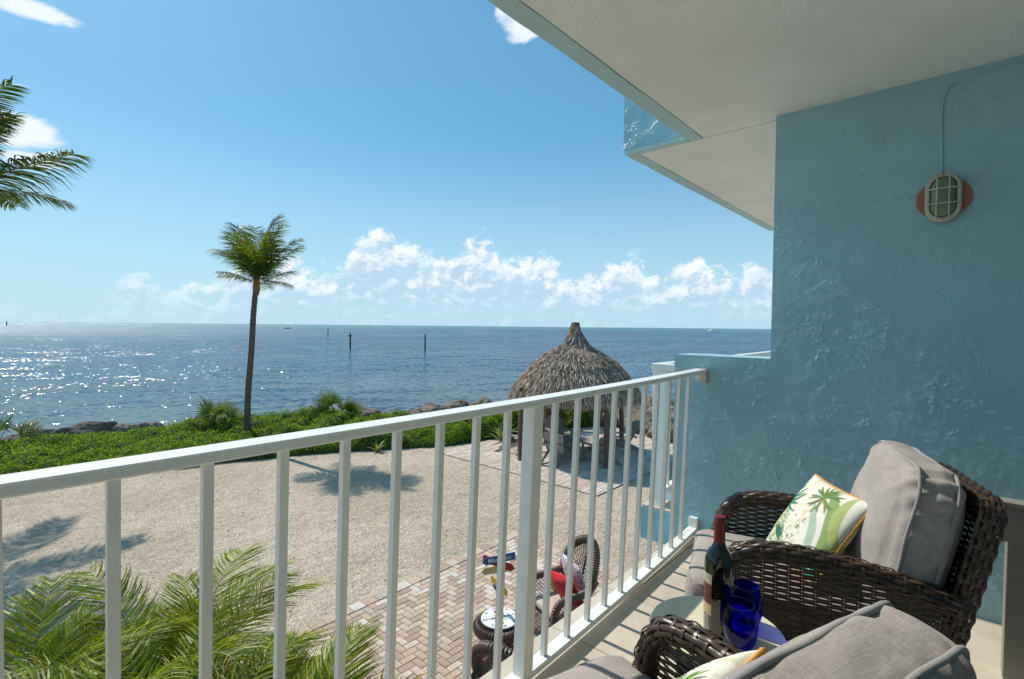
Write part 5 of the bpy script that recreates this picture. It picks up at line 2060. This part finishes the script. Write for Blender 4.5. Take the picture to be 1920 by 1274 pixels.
for k, (a, p, rl, s_) in enumerate([(-4, 20, 0, 1.02), (10, 66, 0, .86), (-10, 50, 10, .62), (-6, 41, 0, .76), (14, 58, -8, .7), (50, 34, 0, .7), (-60, 40, 0, .7), (-95, 20, 0, .8), (-130, 45, 0, .8), (180, 30, 0, .8), (150, 50, 0, .8), (100, 35, 0, .8), (75, 60, 0, .8), (205, 10, 0, .8), (-75, 66, 0, .7)]):
    add_frond(pl, coco2[0 if k == 0 else k % 3], (-0.35, 0, 6.5 + 0.04 * (k % 5)), cam_right + R(a), R(p), R(rl), s_)

# areca palm clumps right below the railing
arec = [frond_mesh('areca_frond', 1.8, 1.1 + 0.4 * k, 0.54, 0.0155, 76, (M['areca'], M['rachis']), 60 + k, 14, 1.7, 0.12, comb_=0.9) for k in range(4)]
for ci, (x, y, hh, nf, lab) in enumerate([(0.15, 5.4, 0.95, 38, 'bushy areca palm with arching fronds at the lower left frame corner'),
                                          (1.15, 5.2, 0.88, 42, 'bushy areca palm with yellow green fronds below the railing, middle one of the clumps'),
                                          (1.38, 3.5, 0.42, 38, 'darker bushy areca palm beside the paver patio at the lower frame edge'),
                                          (0.75, 4.1, 1.0, 36, 'areca palm closest to the balcony at the lower left, one big frond in front')]):
    root = empty('areca_palm', (x, y, 0), 0, lab, 'palm', 'areca palms below the railing')
    for k in range(7):
        a = random.uniform(0, 6.28)
        rr_ = random.uniform(.03, .16)
        MB().tube([(rr_ * math.cos(a), rr_ * math.sin(a), 0), (rr_ * 1.5 * math.cos(a), rr_ * 1.5 * math.sin(a), hh * .6)], [0.03, 0.022], 8).build('stem', M['rachis'], root, True)
    for k in range(nf):
        a = k * 2.399963 + random.uniform(-.3, .3)
        pt = R(random.uniform(28, 82) if k > 5 else random.uniform(10, 40))
        add_frond(root, arec[k % 4], (0.1 * math.cos(a), 0.1 * math.sin(a), hh * random.uniform(.35, .62)), a, pt, random.uniform(-.5, .5), random.uniform(.68, 1.0))

# fan palms (saw palmetto) along the shore


def fan_leaf(seed, n=19, L=0.62, w=0.046):
    rs = np.random.default_rng(seed)
    mb = MB()
    mb.tube([(0, 0, 0), (0.28, 0, 0.03), (0.5, 0, 0.0)], 0.009, 5)
    for k in range(n):
        a = R(-85 + 170 * k / (n - 1))
        l_ = L * (1 - 0.25 * abs(a) / R(105)) * rs.uniform(.9, 1.08)
        d = np.array([math.cos(a), math.sin(a), rs.uniform(-.05, .15)])
        s = np.array([-math.sin(a), math.cos(a), 0])
        c = np.array([0.5, 0, 0])
        pts_ = np.array([c, c + d * l_ * .5, c + d * l_ - np.array([0, 0, .07 * rs.random() + .02])])
        ww = np.array([.3, 1.0, .1]) * w
        mb.grid(np.stack([pts_ - s * ww[:, None] / 2, pts_ + s * ww[:, None] / 2], 1))
    return mb


M['fan'] = mat_leaf('fan_palm_leaf', [(0.05, 0.10, 0.02), (0.11, 0.17, 0.03), (0.20, 0.24, 0.05)], 0.4, 0.3, (0.2, 0.28, 0.03))
M['vari'] = mat_leaf('variegated_ginger_leaf', [(0.12, 0.22, 0.03), (0.30, 0.34, 0.08), (0.42, 0.44, 0.14)], 0.4, 0.3, (0.35, 0.42, 0.06))
fan_me = [fan_leaf(s).mesh('fan_leaf', M['fan']) for s in range(3)]
for (x, y, z, nl, sc_, lab) in [(6.15, 19.4, 0.50, 8, 1.05, 'fan palm with stiff spiky leaves rising from the hedge just left of the coconut trunk'),
                                (9.35, 16.9, 0.60, 11, 1.15, 'spreading fan palm above the hedge between coconut trunk and hut'),
                                (0.85, 21.2, 0.3, 10, 1.2, 'fan palm at the left frame edge by the water'),
                                (14.7, 11.4, 0.55, 26, 1.05, 'fan palm behind the hut between the poles'),
                                (16.6, 11.3, 0.55, 24, 1.0, 'fan palm behind the hut beside the boulders')]:
    root = empty('fan_palm', (x, y, z), 0, lab, 'palm', 'fan palms along the shore')
    MB().tube([(0, 0, -0.4), (0, 0, 0.12)], 0.06, 8).build('stem', M['bark'], root, True)
    for k in range(nl):
        o = bpy.data.objects.new('fan_leaf', fan_me[k % 3])
        o.rotation_mode = 'QUATERNION'
        o.rotation_quaternion = Quaternion((0, 0, 1), k * 2.4) @ Quaternion((0, 1, 0), -R(random.uniform(12, 68))) @ Quaternion((1, 0, 0), random.uniform(-1.3, 1.3))
        o.scale = (sc_ * random.uniform(.8, 1.05),) * 3
        put(o, root)


def strap_plant(x, y, z, n_, L_, mat, label):
    root = empty('strap_leaf_plant', (x, y, z), 0, label, 'plant')
    for k in range(n_):
        a = k * 2.4
        p = R(random.uniform(35, 80))
        l_ = L_ * random.uniform(.7, 1.1)
        mb = MB()
        c = np.zeros(3)
        d = np.array([math.cos(a) * math.cos(p), math.sin(a) * math.cos(p), math.sin(p)])
        s = np.array([-math.sin(a), math.cos(a), 0])
        pts_ = [c]
        for q in range(5):
            c = c + d * l_ / 5
            pts_.append(c)
            d = d + np.array([0, 0, -.22])
            d /= np.linalg.norm(d)
        pts_ = np.array(pts_)
        ww = np.array([.4, .8, 1, .9, .6, .05]) * 0.075
        mb.grid(np.stack([pts_ - s * ww[:, None] / 2, pts_ + s * ww[:, None] / 2], 1))
        mb.build('leaf', mat, root)
    return root


strap_plant(12.75, 11.9, 0, 26, 0.85, M['vari'], 'yellow green strap leaved plant at the front of the hedge left of the hut poles')
strap_plant(15.6, 11.15, 0.25, 26, 0.9, M['vari'], 'pale strap leaved plant behind the hut right of the fan palm')
strap_plant(8.95, 13.75, 0, 16, 0.4, M['vari'], 'small yellowish seedling plant at the hedge foot on the gravel')

# slim path light at the left edge
pg = empty('path_light', (0.35, 9.5, 0), 0, 'slim white and black path light standing on the gravel at the left frame edge', 'lamp')
MB().tube([(0, 0, 0), (0, 0, 0.62)], 0.025, 8).build('post', M['whitep'], pg, True)
MB().lathe([(0.03, 0.62), (0.05, 0.64), (0.05, 0.72), (0.001, 0.76)], 12).build('head', M['black'], pg, True)

# ------------------------------------------------------------------ wicker set on the patio
WL = M['wicker_low']


def wrap_tube(path, rad, n=None, ring=0.030, sides=10):
    """tube wound with cane: ripples along its length"""
    path = np.asarray(path, float)
    L = np.concatenate([[0], np.cumsum(np.linalg.norm(np.diff(path, axis=0), axis=1))])
    s = np.arange(0, L[-1], ring / 6)
    P = np.stack([np.interp(s, L, path[:, k]) for k in range(3)], -1)
    rd = np.interp(s, L, np.broadcast_to(rad, (len(path),)))
    r_ = rd * (0.84 + 0.26 * np.abs(np.sin(math.pi * s / ring)))
    return MB().tube(P, r_, sides)


def lattice(surf, nu, nv, rad=0.0045, k=1.0):
    """open diamond lattice over surf(u,v) in [0,1]^2"""
    mb = MB()
    for sgn in (1, -1):
        for i in range(-nv, nu + nv):
            pts_ = []
            for q in np.linspace(0, 1, 14):
                u = (i + sgn * q * nv * k + (nv if sgn < 0 else 0) * 0) / nu
                if -0.001 <= u <= 1.001:
                    pts_.append(surf(u, q))
            if len(pts_) > 2:
                mb.tube(pts_, rad, 4, caps=False)
    return mb


def garden_chair(label):
    t = empty('wicker_garden_chair', (0, 0, 0), 0, label, 'armchair', 'brown wicker chairs on the patio')
    # x right, y front
    MB().box((-.26, -.24, .30), (.26, .30, .34)).build('seat_frame', WL, t)
    # arms and front posts
    for s in (-1, 1):
        arm = spline([(s * .33, .34, .03), (s * .34, .36, .35), (s * .34, .34, .56), (s * .345, .22, .64), (s * .345, 0, .645), (s * .33, -.18, .66), (s * .28, -.32, .72)], 60)
        wrap_tube(arm, 0.048).build('arm', WL, t, True)
        lattice(lambda u, v, s=s: np.array([s * (.335), -.28 + .62 * u, .08 + .54 * v]), 12, 10).build('arm_lattice', WL, t, True)
        MB().tube([(s * .28, -.30, 0), (s * .28, -.30, .4)], .022, 8).build('rear_leg', WL, t)
    lattice(lambda u, v: np.array([-.31 + .62 * u, .33, .07 + .25 * v]), 14, 6).build('front_lattice', WL, t, True)
    # round back with thick roll
    c0 = np.array([0, -.36, .80])
    ev = np.array([0, -.26, .97])
    ex = np.array([1.0, 0, 0])

    def bk(a, k=1.0):
        rx, rz = .31 * k, .34 * k
        dip = -.06 * (1 - abs(math.cos(a)) ** 2)
        return c0 + ex * rx * math.cos(a) + ev * rz * math.sin(a) + np.array([0, .10 * abs(math.cos(a)) ** 2 * k, 0])
    ring = [bk(a) for a in np.radians(np.linspace(-60, 240, 70))]
    wrap_tube(ring, 0.055).build('back_roll', WL, t, True)

    def bs(u, v):
        x = -1 + 2 * u
        z = -1 + 1.95 * v
        m_ = math.sqrt(max(0, 1 - min(1, z * z))) if z > 0 else 1
        xx = x * .29 * max(m_, .05)
        return c0 + ex * xx + ev * z * .34 + np.array([0, .09 * (xx / .3) ** 2 - 0.01, 0])
    lattice(bs, 14, 12).build('back_lattice', WL, t, True)
    MB().tube([c0 - ev * .4, c0 + ev * .34], 0.014, 6).build('back_post', WL, t, True)
    mb = cushion(.25, .27, .05, .03, .015, 14, .05, .003, 2)
    o = weld(mb.build('seat_pad', M['cream_cloth'], t))
    o.location = (0, .03, .39)
    return t


gc = garden_chair('brown wicker garden chair with round back holding a red pillow on the patio')
gc.location = (5.28, 3.80, 0.03)
gc.rotation_euler.z = R(72)
gc2 = copy_tree(gc)
tag(gc2, 'brown wicker garden chair left of the compass table, only its arm showing')
gc2.location = (3.62, 3.12, 0.03)
gc2.rotation_euler.z = R(-75)


def at_chair(o, x, y, z):
    a = o.rotation_euler.z
    return (o.location[0] + x * math.cos(a) - y * math.sin(a), o.location[1] + x * math.sin(a) + y * math.cos(a), o.location[2] + z)


def soft_pillow(name, loc, rot, h, th_, mat, label, edge=None):
    mb, A, B = pillow_mesh(h, th_, 24, 4)
    o = mb.build(name, mat, None, True)
    o.location = loc
    o.rotation_euler = rot
    tag(o, label, 'pillow')
    return o


az_ = gc.rotation_euler.z
soft_pillow('cushion', at_chair(gc, -.05, -.02, .60), (R(62), R(10), az_), .24, .085, M['red_cloth'], 'plain red pillow on the wicker garden chair by the railing post')
soft_pillow('cushion', at_chair(gc, .17, -.06, .52), (R(70), R(35), az_), .14, .05, M['yellow'], 'yellow pillow peeping out under the red one on the garden chair')
m, T, b, o = M_new('lilac_print_cotton')
v = objco(T)
n = T.vor(v, 26)
T.put(b.inputs['Base Color'], T.ramp(n, [(0, (0.12, 0.08, 0.25)), (0.3, (0.35, 0.3, 0.5)), (0.5, (0.75, 0.72, 0.75)), (1, (0.8, 0.78, 0.8))]))
b.inputs['Roughness'].default_value = 0.9
M['lilac'] = m
soft_pillow('cushion', at_chair(gc, .04, -.20, .72), (R(72), R(-8), az_), .22, .06, M['lilac'], 'white and lilac print pillow standing behind the red one on the garden chair')
# thin red trim seen on its upper edge
# round wicker table with compass top
ct_ = empty('compass_table', (4.335, 4.035, 0.03), 0, 'round brown wicker table with a white compass disc top on the patio', 'table')
TZ2 = 0.50
ringp = [(0.255 * math.cos(a), 0.255 * math.sin(a), TZ2 - 0.085) for a in np.linspace(0, 2 * math.pi, 60)]
wrap_tube(ringp, 0.065, sides=12).build('rim_roll', WL, ct_, True)
lattice(lambda u, v: np.array([(0.20 + .06 * (1 - v)) * math.cos(u * 2 * math.pi), (0.20 + .06 * (1 - v)) * math.sin(u * 2 * math.pi), 0.03 + 0.38 * v]), 26, 8, 0.005).build('lattice_body', WL, ct_, True)
ringp = [(0.25 * math.cos(a), 0.25 * math.sin(a), 0.03) for a in np.linspace(0, 2 * math.pi, 50)]
wrap_tube(ringp, 0.028).build('base_ring', WL, ct_, True)
MB().lathe([(0.001, TZ2 - .03), (0.225, TZ2 - .03), (0.235, TZ2 - .02), (0.235, TZ2 - .004), (0.001, TZ2 - .004)], 40).build('glass_ledge', M['black'], ct_, True, sharp=35)
disc = MB().lathe([(0.001, TZ2 - .003), (0.222, TZ2 - .003), (0.226, TZ2 + .002), (0.226, TZ2 + .012), (0.222, TZ2 + .016), (0.001, TZ2 + .016)], 48).build('compass_disc', M['whitep'], ct_, True, sharp=35)


def star(r, w, n_, a0, z, mat, name):
    mb = MB()
    for k in range(n_):
        a = a0 + 2 * math.pi * k / n_
        p = [(0, 0), (w * math.cos(a - .5), w * math.sin(a - .5)), (r * math.cos(a), r * math.sin(a)), (w * math.cos(a + .5), w * math.sin(a + .5))]
        mb.prism(p, z, z + .001)
    return mb.build(name, mat, disc)


DA = R(17)
star(0.155, 0.045, 4, DA + R(45), TZ2 + .0175, M['blue'], 'blue_rose_points')
star(0.11, 0.035, 4, DA, TZ2 + .0190, M['cream'], 'yellow_rose_points')


def text_obj(txt, size, mat, name, parent, Mx, ext=0.0006, bold=0.0):
    cu = bpy.data.curves.new(name, 'FONT')
    cu.body = txt
    cu.size = size
    cu.extrude = ext
    cu.offset = bold
    cu.align_x = 'CENTER'
    cu.align_y = 'CENTER'
    cu.resolution_u = 3
    tmp = bpy.data.objects.new(name, cu)
    COL.objects.link(tmp)
    bpy.context.view_layer.update()
    me = bpy.data.meshes.new_from_object(tmp.evaluated_get(bpy.context.evaluated_depsgraph_get()))
    bpy.data.objects.remove(tmp)
    me.materials.clear()
    me.materials.append(mat)
    me.name = name
    o = bpy.data.objects.new(name, me)
    put(o, parent)
    o.matrix_local = Mx
    return o


for k, s in enumerate(['N', 'NW', 'W', 'SW', 'S', 'SE', 'E', 'NE']):
    a = DA + R(45 * k)
    text_obj(s, 0.042, M['navy'], 'letters', disc, Matrix.Translation((0.185 * math.cos(a), 0.185 * math.sin(a), TZ2 + .0175)) @ Matrix.Rotation(cam_right + R(8), 4, 'Z'), bold=0.0008)

# signpost with painted arrow boards
sg = empty('arrow_signpost', (4.40, 4.12, 0.03 + TZ2 + .019), 0, 'little signpost with colourful painted arrow boards standing on the compass table', 'signpost')
MB().tube([(0, 0, 0), (0, 0, 0.72)], 0.011, 8).build('post', M['whitep'], sg, True)
MB().box((-.04, -.04, -.004), (.04, .04, .012)).build('base', M['redp'], sg)


def arrow_board(L_, h, z, yaw, mat, flip=False, roll=0.0):
    L_ *= 1.4
    h *= 1.2
    x0, x1 = -L_ * .5, L_ * .5
    pts_ = [(x0, 0), (x0 + h * .5, -h / 2), (x1, -h / 2), (x1, h / 2), (x0 + h * .5, h / 2)]
    if flip:
        pts_ = [(-x, y) for x, y in pts_][::-1]
    mb = MB().prism(pts_, -.006, .006, Matrix.Rotation(R(90), 4, 'X'))
    o = mb.build('arrow_board', mat, sg)
    o.location = (0, 0, z)
    o.rotation_euler = (0, roll, yaw)
    return o


CR = cam_right
b1 = arrow_board(0.30, 0.075, 0.665, CR + R(18), M['blue'], False, R(-4))
b1.location = (0.02 * math.cos(CR - R(90)), 0.02 * math.sin(CR - R(90)), .665)
text_obj('Mackinac', 0.082, M['whitep'], 'lettering', b1, Matrix.Translation((0.01, -0.0075, 0)) @ Matrix.Rotation(R(90), 4, 'X'), bold=0.0004)
b2 = arrow_board(0.30, 0.072, 0.60, CR - R(20), M['redp'], True, R(8))
text_obj('KEY LARGO', 0.036, M['redp'], 'lettering', b2, Matrix.Translation((0.0, -0.0070, 0)) @ Matrix.Rotation(R(90), 4, 'X')) if False else None
b3 = arrow_board(0.24, 0.072, 0.52, CR + R(14), M['cream'], False, R(-2))
b3.location = (-0.05 * math.cos(CR), -0.05 * math.sin(CR), .52)
b4 = arrow_board(0.22, 0.06, 0.42, CR - R(60), M['whitep'], True, R(12))
b5 = arrow_board(0.24, 0.065, 0.33, CR - R(50), M['yellow'], False, R(14))
b6 = arrow_board(0.20, 0.06, 0.255, CR - R(62), M['navy'], True, R(10))
o = MB().lathe([(0.001, -.012), (.02, -.008), (.03, .0), (.02, .008), (.001, .012)], 12).build('finial', M['navy'], sg, True)
o.location = (0, 0, .75)
o.scale = (1, 1, 1.4)

SC.render.engine = 'CYCLES'
SC.cycles.max_bounces = 7
SC.cycles.transmission_bounces = 6
SC.cycles.transparent_max_bounces = 8
SC.cycles.caustics_refractive = True
